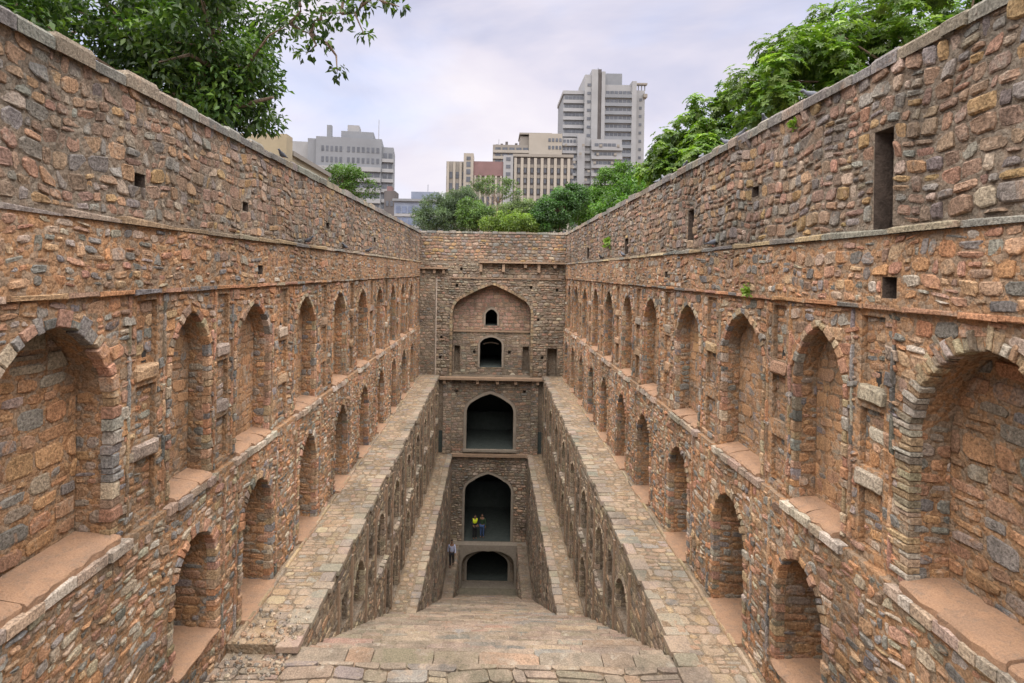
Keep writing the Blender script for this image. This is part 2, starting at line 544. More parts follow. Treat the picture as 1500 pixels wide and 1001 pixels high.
class Stones:
    """all stones of one thing: the 300 that show largest become parts, the rest one mass per parent"""
    def __init__(s, seed):
        s.rng = random.Random(seed)
        s.items = []
    def colour(s, pal, dv=0.16):
        c = s.rng.choices([p[0] for p in pal], [p[1] for p in pal])[0]
        k = s.rng.uniform(1 - dv, 1 + dv)
        return tuple(max(0.02, x * k * s.rng.uniform(0.95, 1.05)) for x in c)
    def put(s, frame, P, d, pal, parent, mat, name="stone", base=-0.04, bev=0.03, tilt=0.10, low=None):
        c0 = frame.w(np.array([[sum(p[0] for p in P) / len(P), sum(p[1] for p in P) / len(P), 0]]))[0]
        if low is None:
            low = c0[1] > 17
        V, F = solid(P, s.rng, d, base, bev, tilt, low)
        W = frame.w(V)
        c = s.colour(pal)
        px = [project(w_) for w_ in W[: len(P)]]
        sz = 0
        if all(px):
            ax = [p[0] for p in px]; ay = [p[1] for p in px]
            if 0 < sum(ax) / len(ax) < 1500 and 0 < sum(ay) / len(ay) < 1001:
                ar = abs(area(px))
                sz = math.sqrt(ar)
                if min(max(ax) - min(ax), max(ay) - min(ay)) < 5:
                    sz = min(sz, 8)
        s.items.append((sz, W, frame.faces(F), c, parent, mat, name))
    def cover(s, frame, region, pal, parent, mat, d=(0.025, 0.06), holes=(), name="stone", base=-0.04, bev=0.03, tilt=0.10, low=None, **k):
        for P in lay(region, s.rng, holes=holes, **k):
            s.put(frame, P, s.rng.uniform(*d), pal, parent, mat, name, base, bev, tilt, low)
    def ring(s, frame, H, pal, parent, mat, r=(0.16, 0.28), step=(0.11, 0.19), d=(0.045, 0.08), into=0.02, base=-0.14):
        """dressed stones round an arched opening, foot to foot"""
        P = H.P
        pts = P[1:] + [P[0]]
        cum = [0]
        for a, b in zip(pts, pts[1:]):
            cum.append(cum[-1] + math.hypot(b[0] - a[0], b[1] - a[1]))
        tot = cum[-1]
        def at(q):
            for i in range(len(pts) - 1):
                if cum[i + 1] >= q or i == len(pts) - 2:
                    a, b = pts[i], pts[i + 1]
                    l = (cum[i + 1] - cum[i]) or 1
                    k = min(1, max(0, (q - cum[i]) / l))
                    return (a[0] + (b[0] - a[0]) * k, a[1] + (b[1] - a[1]) * k), ((b[1] - a[1]) / l, -(b[0] - a[0]) / l)
        q = 0
        while q < tot - 0.03:
            l = min(s.rng.uniform(*step), tot - q)
            (a, na), (b, nb), (m, nm) = at(q + 0.008), at(q + l - 0.008), at(q + l / 2)
            rr = s.rng.uniform(*r)
            ii = into * s.rng.uniform(0.2, 1.3)
            Q = [(a[0] - na[0] * ii, a[1] - na[1] * ii), (a[0] + na[0] * rr, a[1] + na[1] * rr),
                 (b[0] + nb[0] * rr * s.rng.uniform(.9, 1.08), b[1] + nb[1] * rr), (b[0] - nb[0] * ii, b[1] - nb[1] * ii)]
            if area(Q) < 0:
                Q.reverse()
            s.put(frame, Q, s.rng.uniform(*d), pal, parent, mat, "stone", base, 0.014, 0.05)
            q += l
    def finish(s, thing, most=300, least=9.0, mass="rubble_masonry"):
        s.items.sort(key=lambda i: -i[0])
        rest = {}
        for k, (sz, W, F, c, parent, mat, name) in enumerate(s.items):
            par = parent or thing
            if k < most and sz >= least:
                add(name, W, F, mat, par, C=np.tile(c, (len(W), 1)))
            else:
                rest.setdefault((par, mat.name), []).append((W, F, c, mat))
        for (par, _), L in rest.items():
            V = np.concatenate([l[0] for l in L])
            C = np.concatenate([np.tile(l[2], (len(l[0]), 1)) for l in L])
            F, n = [], 0
            for l in L:
                F.extend([tuple(i + n for i in f) for f in l[1]])
                n += len(l[0])
            o = add(mass, V, F, L[0][3], par, C=C, kind="stuff")

def sheet(frame, region, holes, d=0.0):
    """the wall face with its openings cut out, and the reveals and backs of the openings"""
    vs = [Vector(p) for p in region]
    ed = [(i, (i + 1) % len(region)) for i in range(len(region))]
    for H in holes:
        n = len(vs)
        vs += [Vector(p) for p in H.P]
        ed += [(n + i, n + (i + 1) % len(H.P)) for i in range(len(H.P))]
    ov, oe, of, *_ = delaunay_2d_cdt(vs, ed, [], 1, 1e-5)
    F = []
    for f in of:
        cx = sum(ov[i].x for i in f) / len(f); cy = sum(ov[i].y for i in f) / len(f)
        ins = False
        for H in holes:
            b = H.bb
            if b[0] <= cx <= b[1] and b[2] <= cy <= b[3] and all((cx - p[0]) * n[0] + (cy - p[1]) * n[1] <= 0 for p, n in zip(H.P, normals(H.P))):
                ins = True
                break
        if not ins:
            F.append(tuple(f))
    V = frame.w(np.array([(v.x, v.y, d) for v in ov]))
    return V, frame.faces(F)
def reveal(frame, H, d=0.0):
    n = len(H.P)
    A = [(x, y, d) for x, y in H.P] + [(x, y, d - H.depth) for x, y in H.P]
    F = [(i, n + i, n + (i + 1) % n, (i + 1) % n) for i in range(n)]
    if H.back:
        F.append(tuple(range(n, 2 * n)))
    return frame.w(np.array(A)), frame.faces(F)
def rough_slab(frame, s0, s1, t0, t1, d0, d1, slope, rng, seg=0.16, j=0.016):
    """a worn slab: front edge and top broken up along its length"""
    n = max(3, int((s1 - s0) / seg))
    V, F = [], []
    for i in range(n + 1):
        s_ = s0 + (s1 - s0) * i / n
        e = rng.uniform(-j, j) * 1.6
        tj = rng.uniform(-j, j)
        V += [(s_, t0, d0), (s_, t1, d0), (s_, t1 - slope * .55 + tj * .6, d0 + (d1 - d0) * .6), (s_, t1 - slope + tj - .012, d1 + e - .03), (s_, t1 - slope + tj - .045, d1 + e), (s_, t0, d1 + e * .6 - .01)]
    for i in range(n):
        a, b = i * 6, i * 6 + 6
        for k in range(6):
            k2 = (k + 1) % 6
            F.append((a + k, a + k2, b + k2, b + k))
    F.append((0, 5, 4, 3, 2, 1)); F.append(tuple(n * 6 + k for k in range(6)))
    return frame.w(np.array(V)), frame.faces([tuple(reversed(f)) for f in F])
def slab(frame, s0, s1, t0, t1, d0, d1, slope=0.0):
    V = [(s0, t0, d0), (s1, t0, d0), (s1, t1, d0), (s0, t1, d0), (s0, t0, d1), (s1, t0, d1), (s1, t1 - slope, d1), (s0, t1 - slope, d1)]
    F = [(0, 3, 2, 1), (4, 5, 6, 7), (0, 1, 5, 4), (1, 2, 6, 5), (2, 3, 7, 6), (3, 0, 4, 7)]
    return frame.w(np.array(V)), frame.faces(F)

# stone colours (linear), with weights
PAL_ARC = [((0.466, 0.249, 0.141), 5), ((0.407, 0.230, 0.154), 5), ((0.485, 0.322, 0.212), 4), ((0.252, 0.235, 0.234), 3.5), ((0.320, 0.217, 0.163), 3), ((0.446, 0.351, 0.282), 3), ((0.436, 0.258, 0.194), 3), ((0.19, 0.175, 0.165), 2.5), ((0.36, 0.32, 0.29), 2.5), ((0.52, 0.45, 0.39), 1)]
PAL_NICHE = [((0.446, 0.256, 0.147), 5), ((0.252, 0.230, 0.218), 3), ((0.382, 0.230, 0.151), 4), ((0.316, 0.256, 0.214), 3)]
PAL_PAR = [((0.353, 0.238, 0.178), 5), ((0.307, 0.211, 0.166), 5), ((0.288, 0.259, 0.246), 4), ((0.428, 0.281, 0.158), 1.8), ((0.391, 0.241, 0.178), 3), ((0.428, 0.336, 0.275), 2.5), ((0.233, 0.198, 0.186), 2)]
PAL_GREY = [((0.392, 0.294, 0.211), 5), ((0.323, 0.252, 0.185), 5), ((0.441, 0.342, 0.246), 3), ((0.274, 0.233, 0.194), 3), ((0.412, 0.275, 0.185), 2)]
PAL_FAC = [((0.363, 0.281, 0.223), 5), ((0.302, 0.240, 0.198), 5), ((0.423, 0.327, 0.257), 4), ((0.262, 0.234, 0.208), 3), ((0.423, 0.276, 0.203), 3), ((0.484, 0.419, 0.347), 1)]
PAL_CAP = [((0.261, 0.240, 0.221), 4), ((0.306, 0.249, 0.204), 3), ((0.225, 0.214, 0.204), 3)]
PAL_PAVE = [((0.387, 0.278, 0.194), 5), ((0.352, 0.244, 0.163), 4), ((0.317, 0.261, 0.218), 3), ((0.290, 0.253, 0.226), 1.0), ((0.422, 0.320, 0.233), 3)]
PAL_STEP = [((0.296, 0.230, 0.182), 5), ((0.259, 0.204, 0.164), 5), ((0.326, 0.252, 0.196), 3), ((0.244, 0.219, 0.196), 1.5), ((0.326, 0.226, 0.171), 1.5)]
PAL_EDGE = [((0.319, 0.262, 0.217), 4), ((0.344, 0.273, 0.213), 4), ((0.294, 0.258, 0.229), 1)]
PAL_DRESS = [((0.399, 0.288, 0.189), 4), ((0.342, 0.246, 0.163), 4), ((0.418, 0.335, 0.249), 2), ((0.285, 0.233, 0.181), 2)]

# levels
D = 39.0
XW, XB, XL = 5.22, 5.15, 5.12
Z_COR, Z_STR, Z_SILL = 0.62, -0.40, -3.86
Z1, Z2, Z3, Z4 = -7.4, -13.0, -19.3, -22.3
X1, X2, X3 = 3.70, 2.70, 2.03
YL0, YL1, ZL = 9.5, 10.4, -7.5       # landing in the flight
def stair_z(y):
    if y < YL0:
        return ZL + 0.60 * (YL0 - y)
    return ZL if y < YL1 else ZL - 0.55 * (y - YL1)
Y_END = D + 0.02

# ------------------------------------------------------------------ ground round the well
def ground_ring(x, y0, y1, z, far):
    V = [(-far, -far, z), (far, -far, z), (far, far, z), (-far, far, z), (-x, y0, z), (x, y0, z), (x, y1, z), (-x, y1, z)]
    F = [(0, 1, 5, 4), (1, 2, 6, 5), (2, 3, 7, 6), (3, 0, 4, 7)]
    return V, F
V, F = ground_ring(5.9, -9.0, D + 0.6, 0.62, 3000)
g = add("ground", V, F, M["earth"], kind="structure", origin=(0, 0, 0))
g["label"] = "bare earth round the top of the stepwell"
mb = MB()
mb.box(-5.9, 5.9, -9.2, -9.0, -3, 0.6)
mb.box(-5.9, 5.9, -9.0, 0.0, -2.2, -1.79)
mb.build("landing", M["pave_mortar"], kind="structure")

# ------------------------------------------------------------------ side walls
NICHES = {
    "L": [(6.52, 2.1, "big"), (9.47, 1.2, ""), (11.97, 1.65, ""), (15.28, 1.55, ""), (18.62, 1.5, ""), (21.9, 1.5, ""), (25.2, 1.45, ""), (28.5, 1.4, ""), (31.7, 1.4, ""), (34.9, 1.4, "")],
    "R": [(5.77, 2.05, "big"), (8.70, 1.28, ""), (11.37, 1.8, ""), (14.5, 1.7, ""), (17.9, 1.6, ""), (21.0, 1.5, ""), (24.3, 1.5, ""), (27.5, 1.4, ""), (30.7, 1.4, ""), (33.9, 1.4, ""), (36.9, 1.3, "")],
}
HOLES = {   # small openings in the parapet and band: (y, z, width, height, depth)
    "L": [(8.04, 1.25, 0.24, 0.20, 0.6), (11.47, 1.27, 0.26, 0.19, 0.6), (17.2, 1.35, 0.3, 0.18, 0.5), (24.0, 1.3, 0.4, 0.2, 0.5)],
    "R": [(7.33, 1.33, 0.36, 1.34, 0.65), (14.45, 1.32, 0.42, 0.80, 0.6), (10.92, 1.69, 0.28, 0.2, 0.5), (21.4, 1.08, 0.55, 0.6, 0.6), (30.0, 1.1, 0.8, 0.6, 0.6)],
}
BAND = {
    "L": [(12.09, -0.05, 0.26, 0.2, 0.5), (5.4, 0.1, 0.14, 0.14, 0.4)],
    "R": [(7.09, -0.12, 0.26, 0.28, 0.5), (16.2, 0.0, 0.3, 0.18, 0.4)],
}
TOP = {"L": (2.60, 2.76), "R": (2.97, 2.80)}
Y0 = 0.2
def far_grow(s):
    return 1.0 if s < 14 else 1.0 + min(0.6, (s - 14) * 0.04)

WHO = {
    "L": dict(par="long rubble parapet wall below the dark leafy tree and beige low house",
              arc="upper arcade of pointed blind niches under the dark leafy tree's wall",
              low="lower arcade of deep arched recesses facing the ledge with loose gravel",
              t2="terrace side wall with two rows of niches, below the ledge with loose gravel",
              t1="narrow stone paved ledge with loose gravel at its near end",
              t3="lower ledge beside the channel, on the side of the man in the pale shirt",
              w3="shaded inner wall above the man in the pale shirt",
              w4="lowest kerb wall that the man in the pale shirt stands on"),
    "R": dict(par="long rubble parapet wall with a tall slot, below the bright green trees",
              arc="upper arcade of pointed blind niches below the wall with the tall slot",
              low="lower arcade of deep arched recesses across from the gravelly ledge",
              t2="terrace side wall with two rows of niches, across from the gravelly ledge",
              t1="narrow stone paved ledge clear of gravel, opposite the gravelly one",
              t3="lower empty ledge beside the channel, across from the man in the pale shirt",
              w3="shaded inner wall facing the man in the pale shirt across the channel",
              w4="lowest kerb wall with nobody on it"),
}

for side in "LR":
    sgn = -1 if side == "L" else 1
    wall = left_wall if side == "L" else right_wall
    sd0 = 11 if side == "L" else 57
    H = WHO[side]
    # ---------------- parapet
    par = empty("parapet_wall", (sgn * 5.55, 18, Z_COR), H["par"], "wall", "parapet walls of the stepwell", "thing")
    fr = wall(XW)
    za, zb = TOP[side]
    def ztop(y):
        return za + (zb - za) * y / D
    reg = [(Y0, Z_COR - .05), (Y_END, Z_COR - .05), (Y_END, ztop(D)), (Y0, ztop(Y0))]
    holes = [Hole(rect(y - a / 2, y + a / 2, z - b / 2, z + b / 2), 0.02, dp) for y, z, a, b, dp in HOLES[side]]
    V, F = sheet(fr, reg, holes)
    mb = MB(); mb.poly(V, F)
    B = fr.w(np.array([(Y0, Z_COR, 0), (Y_END, Z_COR, 0), (Y_END, ztop(D), 0), (Y0, ztop(Y0), 0), (Y0, Z_COR - .2, -.7), (Y_END, Z_COR - .2, -.7), (Y_END, ztop(D), -.7), (Y0, ztop(Y0), -.7)]))
    mb.poly(B, fr.faces([(3, 2, 6, 7), (7, 6, 5, 4), (0, 3, 7, 4), (1, 5, 6, 2)]))
    mb.build("wall_core", M["grey_mortar"], par)
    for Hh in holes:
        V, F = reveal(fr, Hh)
        add("drain_hole", V, F, M["reveal_shade"], par)
    st = Stones(sd0)
    reg2 = [(3.2, Z_COR + .08), (Y_END, Z_COR + .08), (Y_END, ztop(D) - .04), (3.2, ztop(3) - .04)]
    big = side == "R"
    st.cover(fr, reg2, PAL_PAR if big else PAL_PAR + [((0.44, 0.28, 0.18), 3)], None, M["parapet_stone"], d=(0.008, 0.045) if big else (0.0, 0.028), holes=holes, bev=0.020 if big else 0.014,
             h=(0.12, 0.26), wd=(0.10, 0.31), joint=0.014 if big else 0.009, jit=0.024 if big else 0.020, split=0.24, wav=0.05, tilt=0.17, cut=(0.04, 0.36), grow=far_grow)
    # coping
    rng = st.rng
    y = 2.5
    while y < D:
        l = rng.uniform(0.3, 0.75) * (1 if y < 15 else 1.5)
        l = min(l, D - y)
        if l < .1:
            break
        fl = flat(ztop(y + l / 2) - 0.03)
        x0, x1 = sorted((sgn * (XW - 0.06 + rng.uniform(-.03, .02)), sgn * (XW + 0.72)))
        P = [(x0, y + .008), (x1, y + .008), (x1, y + l - .008), (x0, y + l - .008)]
        st.put(fl, P, rng.uniform(0.06, 0.13), PAL_CAP, None, M["parapet_stone"], "coping_stone", -0.10, 0.025, 0.03)
        y += l
    # cornice slabs
    y = 2.5
    while y < D:
        l = min(rng.uniform(0.7, 1.5), D - y)
        if l < .1:
            break
        zc = Z_COR + rng.uniform(-.012, .012)
        fl = flat(zc)
        x0, x1 = sorted((sgn * (XW - 0.13 + rng.uniform(-.03, .04)), sgn * (XW + 0.05)))
        P = [(x0, y + .006), (x1, y + .006), (x1, y + l - .006), (x0, y + l - .006)]
        st.put(fl, P, 0.035 + rng.uniform(-.015, .015), PAL_CAP + PAL_DRESS, None, M["parapet_stone"], "cornice_stone", -0.04, 0.018, 0.05)
        y += l
    st.finish(par, 300)

    # ---------------- upper arcade (with the plain band above it)
    arc = empty("arcade_wall", (sgn * 5.3, 18, Z_SILL), H["arc"], "wall", "upper arcades of the stepwell", "thing")
    st = Stones(sd0 + 1)
    fb = wall(XB)
    regb = [(Y0, Z_STR), (Y_END, Z_STR), (Y_END, Z_COR - .05), (Y0, Z_COR - .05)]
    hb = [Hole(rect(y - a / 2, y + a / 2, z - b / 2, z + b / 2), 0.02, dp) for y, z, a, b, dp in BAND[side]]
    V, F = sheet(fb, regb, hb)
    mb = MB(); mb.poly(V, F)
    Bq = fb.w(np.array([(Y0, Z_STR, 0), (Y_END, Z_STR, 0), (Y_END, Z_STR, -.12), (Y0, Z_STR, -.12)]))
    mb.poly(Bq, fb.faces([(3, 2, 1, 0)]))
    mb.build("band_core", M["mortar"], arc)
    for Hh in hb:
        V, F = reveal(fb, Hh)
        add("putlog_hole", V, F, M["reveal_shade"], arc)
    st.cover(fb, [(3.2, Z_STR + .07), (Y_END, Z_STR + .07), (Y_END, Z_COR - .07), (3.2, Z_COR - .07)], PAL_ARC, None, M["stone"], d=(0.0, 0.03), holes=hb,
             h=(0.09, 0.22), wd=(0.09, 0.30), joint=0.012, jit=0.026, split=0.40, wav=0.045, bev=0.014, tilt=0.15, cut=(0.04, 0.38), grow=far_grow)
    # string course: a row of thin projecting stones with a shadow under it
    y = 3.2
    while y < D:
        l = min(st.rng.uniform(0.35, 0.9), D - y)
        if l < .08:
            break
        P = [(y + .006, Z_STR - .02 + st.rng.uniform(-.015, .01)), (y + l - .006, Z_STR - .02 + st.rng.uniform(-.015, .01)), (y + l - .006, Z_STR + .045), (y + .006, Z_STR + .045)]
        st.put(fb, P, st.rng.uniform(0.0, 0.03), PAL_ARC, None, M["stone"], "string_stone", -0.08, 0.012, 0.03)
        y += l
    nich = NICHES[side]
    holes, panels, putlogs = [], [], []
    for i, (c, wd_, kd) in enumerate(nich):
        if kd == "big":
            holes.append(Hole(arch(c, wd_, Z_SILL + .1, -1.95, -0.72, 12, 0.10), 0.12, 0.52, kd="big", c=c, wd=wd_))
        else:
            holes.append(Hole(arch(c, wd_, Z_SILL + .06, -1.55, -0.76, 9, 0.38), 0.10, 0.36, kd="", c=c, wd=wd_))
    for a, b in zip(nich, nich[1:]):
        g0, g1 = a[0] + a[1] / 2 + (.22 if a[2] else .12), b[0] - b[1] / 2 - .12
        if g1 - g0 < 0.5:
            continue
        pc = (g0 + g1) / 2
        pw = min(0.52, (g1 - g0) * 0.5)
        panels.append((pc, pw, g0, g1))
    ph = []
    for pc, pw, g0, g1 in panels:
        ph.append(Hole(rect(pc - pw / 2, pc + pw / 2, -1.52, -0.52), 0.03, 0.085, c=pc, wd=pw, kd="panel"))
        ph.append(Hole(rect(pc - pw / 2, pc + pw / 2, -2.62, -1.80), 0.03, 0.085, c=pc, wd=pw, kd="panel"))
        ph.append(Hole(rect(pc - pw / 2, pc + pw / 2, -3.72, -2.90), 0.03, 0.085, c=pc, wd=pw, kd="panel"))
    fa = wall(XW)
    rega = [(Y0, Z_SILL - .1), (Y_END, Z_SILL - .1), (Y_END, Z_STR + .05), (Y0, Z_STR + .05)]
    V, F = sheet(fa, rega, holes + ph)
    add("wall_core", V, F, M["mortar"], arc)
    blk = [Hole(rect(pc - pw / 2 - .06, pc + pw / 2 + .06, z0, z1), 0.0) for pc, pw, _, _ in panels for z0, z1 in ((-1.80, -1.52), (-2.90, -2.62))]
    st.cover(fa, [(3.2, Z_SILL + .02), (Y_END, Z_SILL + .02), (Y_END, Z_STR - .03), (3.2, Z_STR - .03)], PAL_ARC, None, M["stone"], d=(0.002, 0.036),
             holes=holes + ph + blk, h=(0.09, 0.23), wd=(0.10, 0.32), joint=0.012, jit=0.026, split=0.40, wav=0.045, bev=0.013, tilt=0.15, cut=(0.04, 0.38), grow=far_grow)
    for Hh in holes:
        V, F = reveal(fa, Hh)
        nm = add("niche", V, F, M["mortar"], arc)
        back = Frame(fa.O - fa.N * Hh.depth, fa.S, fa.T, fa.N)
        if Hh.kd == "big":
            st.cover(back, Hh.P, PAL_NICHE, nm, M["stone"], d=(0.012, 0.04), h=(0.18, 0.34), wd=(0.20, 0.50), joint=0.035, jit=0.03, split=0.3, bev=0.014, tilt=0.08, cut=(.04, .38))
            if side == "R":
                st.ring(fa, Hh, PAL_DRESS + [((0.46, 0.41, 0.36), 5)], None, M["stone"], r=(0.10, 0.30), step=(0.05, 0.11), d=(0.005, 0.05), into=0.03)
            else:
                st.ring(fa, Hh, PAL_ARC, None, M["stone"], r=(0.06, 0.20), step=(0.08, 0.24), d=(0.005, 0.05), into=0.05)
        else:
            st.cover(back, Hh.P, PAL_NICHE, nm, M["niche_stone"], d=(0.0, 0.016), h=(0.13, 0.28), wd=(0.15, 0.42), joint=0.02, split=0.2, bev=0.012, tilt=0.05, grow=far_grow)
            st.ring(fa, Hh, PAL_DRESS + PAL_ARC, None, M["stone"], r=(0.06, 0.13), step=(0.09, 0.24), d=(0.02, 0.05), into=0.012, base=-0.1)
        s1_ = Hh.c + Hh.wd / 2
        jf = Frame(fa.w(np.array([[s1_, 0, 0]]))[0], -fa.N, fa.T, -fa.S)
        zs_ = -1.95 if Hh.kd == "big" else -1.55
        st.cover(jf, rect(0.06, Hh.depth, Z_SILL + .1, zs_ + .35), PAL_NICHE, nm, M["stone"], d=(0.006, 0.024), h=(0.10, 0.22), wd=(0.14, 0.34), joint=0.024, split=0.1, bev=0.02, tilt=0.05)
        # sill
        a, b = Hh.P[0][0], Hh.P[1][0]
        q_ = a + .004
        while q_ < b - .01:
            l_ = st.rng.uniform(.45, 1.0)
            l_ = b - .004 - q_ if b - q_ - l_ < .3 else l_
            up = st.rng.uniform(-.012, .012)
            if Hh.kd == "big":
                V, F = rough_slab(fa, q_ + .005, q_ + l_ - .005, Z_SILL - .02, Z_SILL + .17 + up, -Hh.depth + .01, 0.13 + up * 2, 0.045 + up, st.rng, .11, .022)
            else:
                V, F = rough_slab(fa, q_ + .005, q_ + l_ - .005, Z_SILL - .02, Z_SILL + .14 + up, -Hh.depth + .01, 0.12 + up * 2, 0.06 + up, st.rng, .11, .022)
            add("sill_stone", V, F, M["sill"], arc)
            q_ += l_
        # ledge stones in front of the sill
        y = a - 0.18
        while y < b + 0.15:
            l = min(st.rng.uniform(0.18, 0.55), b + 0.18 - y)
            if l < 0.1:
                break
            fl = flat(Z_SILL - .02 + st.rng.uniform(-.015, .012))
            x0, x1 = sorted((sgn * (XL - 0.05 + st.rng.uniform(-.03, .03)), sgn * (XW - 0.101)))
            x0, x1 = sorted((sgn * (XL - 0.07 + st.rng.uniform(-.03, .03)), sgn * (XW - 0.02)))
            st.put(fl, [(x0, y + .006), (x1, y + .006), (x1, y + l - .006), (x0, y + l - .006)], 0.03, [((0.54, 0.46, 0.40), 3), ((0.48, 0.36, 0.29), 4), ((0.40, 0.32, 0.27), 3)], None, M["parapet_stone"], "ledge_stone", -0.11, 0.03, 0.08)
            y += l
    for Hh in ph:
        V, F = reveal(fa, Hh)
        pn = add("panel", V, F, M["mortar"], arc)
        back = Frame(fa.O - fa.N * Hh.depth, fa.S, fa.T, fa.N)
        st.cover(back, Hh.P, PAL_ARC, pn, M["stone"], d=(0.005, 0.022), h=(0.10, 0.22), wd=(0.13, 0.32), joint=0.02, split=0.2, bev=0.02, tilt=0.05)
    for pc, pw, g0, g1 in panels:
        for z0, z1 in ((-1.79, -1.53), (-2.89, -2.63)):
            fz = st.rng.uniform(-.06, .05)
            if st.rng.random() < .12:
                continue
            q0, q1 = pc - pw / 2 - st.rng.uniform(0, .08), pc + pw / 2 + st.rng.uniform(0, .08)
            cu = [st.rng.uniform(.015, .06) for _ in range(4)]
            P = [(q0 + cu[0], z0 + .04 + fz), (q1 - cu[1], z0 + .03 + fz), (q1, z0 + .08 + fz), (q1 - .01, z1 - cu[2] + fz), (q1 - cu[2], z1 + fz), (q0 + cu[3], z1 + fz + st.rng.uniform(-.02, .02)), (q0, z1 - cu[3] + fz), (q0 + .01, z0 + .08 + fz)]
            st.put(fa, P, st.rng.uniform(.02, .075), [((0.42, 0.35, 0.29), 2), ((0.34, 0.28, 0.235), 3), ((0.44, 0.29, 0.19), 4)], None, M["parapet_stone"], "bracket_stone", -.09, 0.035, 0.12, low=False)
        if st.rng.random() < .75:
            hh_ = st.rng.uniform(.14, .24)
            zc = -1.50 + .02
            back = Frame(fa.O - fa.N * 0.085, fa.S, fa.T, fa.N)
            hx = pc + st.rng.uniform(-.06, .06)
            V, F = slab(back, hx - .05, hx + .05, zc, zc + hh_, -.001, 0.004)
            nd = add("putlog_hole", V, F, M["hole"], arc)  # flat slab, no recess: the hole's shade is put into its colour
        for gx in (g0 + .06, g1 - .06):
            zz_ = Z_SILL + .08
            while zz_ < Z_STR - .12:
                l_ = min(st.rng.uniform(.18, .6), Z_STR - .04 - zz_)
                st.put(fa, rect(gx - .022 + st.rng.uniform(-.008, .008), gx + .022 + st.rng.uniform(-.008, .008), zz_ + .004, zz_ + l_ - .004), st.rng.uniform(.03, .05), PAL_DRESS + PAL_ARC, None, M["stone"], "moulding", -.05, .008, .02)
                zz_ += l_
    st.finish(arc, 320)

    # ---------------- lower arcade
    low = empty("arcade_wall", (sgn * 5.2, 18, Z1), H["low"], "wall", "lower arcades of the stepwell", "thing")
    st = Stones(sd0 + 2)
    fl_ = wall(XL)
    regl = [(Y0, Z_SILL - .03), (Y0, Z_SILL - .2), (8.4, -8.0), (Y_END, -8.0), (Y_END, Z_SILL - .03)]
    if side == "L":
        pass
    holes = []
    for i, (c, wd_, kd) in enumerate(nich):
        if kd == "big":
            continue
        c2 = c + (0.1 if side == "L" else 0.28)
        if i == 1:
            holes.append(Hole(arch(c2, 1.36, -6.78, -5.45, -4.66, 9, 0.12), 0.16, 1.05, c=c2, wd=1.36, z0=-6.78, zs=-5.45))
        else:
            wv = min(wd_, 1.6) * 0.95
            holes.append(Hole(arch(c2, wv, Z1 + .05, -5.55, -4.64, 9, 0.16), 0.14, 1.0, c=c2, wd=wv, z0=Z1 + .05, zs=-5.55))
    V, F = sheet(fl_, regl, holes)
    mb = MB(); mb.poly(V, F)
    Bq = fl_.w(np.array([(Y0, Z_SILL - .03, 0), (Y_END, Z_SILL - .03, 0), (Y_END, Z_SILL - .03, -.2), (Y0, Z_SILL - .03, -.2)]))
    mb.poly(Bq, fl_.faces([(0, 1, 2, 3)]))
    mb.build("wall_core", M["mortar"], low)
    cov = [(4.0, Z_SILL - .12), (4.0, -5.4), (8.4, -7.9), (Y_END, -7.9), (Y_END, Z_SILL - .12)]
    st.cover(fl_, cov, PAL_ARC + [((0.44, 0.37, 0.29), 4)], None, M["stone"], d=(0.0, 0.038), holes=holes, h=(0.10, 0.23), wd=(0.09, 0.31), joint=0.012, jit=0.028, split=0.40, wav=0.05, bev=0.016, tilt=0.16, cut=(0.04, 0.38), grow=far_grow)
    for Hh in holes:
        V, F = reveal(fl_, Hh)
        nm = add("recess", V, F, M["mortar"], low)
        st.ring(fl_, Hh, PAL_DRESS + PAL_ARC, None, M["stone"], r=(0.08, 0.20), step=(0.08, 0.18), d=(0.015, 0.06), into=0.025)
        s1_ = Hh.c + Hh.wd / 2
        jf = Frame(fl_.w(np.array([[s1_, 0, 0]]))[0], -fl_.N, fl_.T, -fl_.S)
        st.cover(jf, rect(0.05, Hh.depth, Hh.z0, Hh.zs + .45), PAL_NICHE, nm, M["stone"], d=(0.006, 0.028), h=(0.09, 0.20), wd=(0.15, 0.42), joint=0.024, split=0.1, bev=0.02, tilt=0.05)
        back = Frame(fl_.O - fl_.N * Hh.depth, fl_.S, fl_.T, fl_.N)
        st.cover(back, Hh.P, PAL_NICHE, nm, M["stone"], d=(0.006, 0.03), h=(0.13, 0.28), wd=(0.15, 0.42), joint=0.03, split=0.2, low=True)
        a, b = Hh.P[0][0], Hh.P[1][0]
        V, F = rough_slab(fl_, a + .004, b - .004, Hh.z0 - .06, Hh.z0 + .05, -Hh.depth + .01, 0.20 if Hh.z0 < -7 else 0.10, 0.02, st.rng)
        add("sill", V, F, M["sill"], low)
    for a, b in zip(holes, holes[1:]):
        for gx in (a.c + a.wd / 2 + .28, b.c - b.wd / 2 - .28):
            zz_ = Z1 + .04
            while zz_ < Z_SILL - .3:
                l_ = min(st.rng.uniform(.18, .6), Z_SILL - .16 - zz_)
                st.put(fl_, rect(gx - .025 + st.rng.uniform(-.008, .008), gx + .025 + st.rng.uniform(-.008, .008), zz_ + .004, zz_ + l_ - .004), st.rng.uniform(.03, .055), PAL_DRESS + PAL_ARC, None, M["stone"], "moulding", -.05, .008, .02)
                zz_ += l_
    st.finish(low, 300)

    # ---------------- ledge 1
    y_start = 10.72 if side == "L" else 9.25
    led = empty("terrace_ledge", (sgn * 4.4, 24, Z1), H["t1"], "ledge", "upper ledges of the stepwell")
    st = Stones(sd0 + 3)
    xa, xb = sorted((sgn * X1, sgn * (XL + .0)))
    mb = MB(); mb.box(min(xa, xb) + .02, max(xa, xb) - .005, y_start, D, Z1 - .6, Z1)
    mb.build("ledge_core", M["pave_mortar"], led)
    ff = flat(Z1)
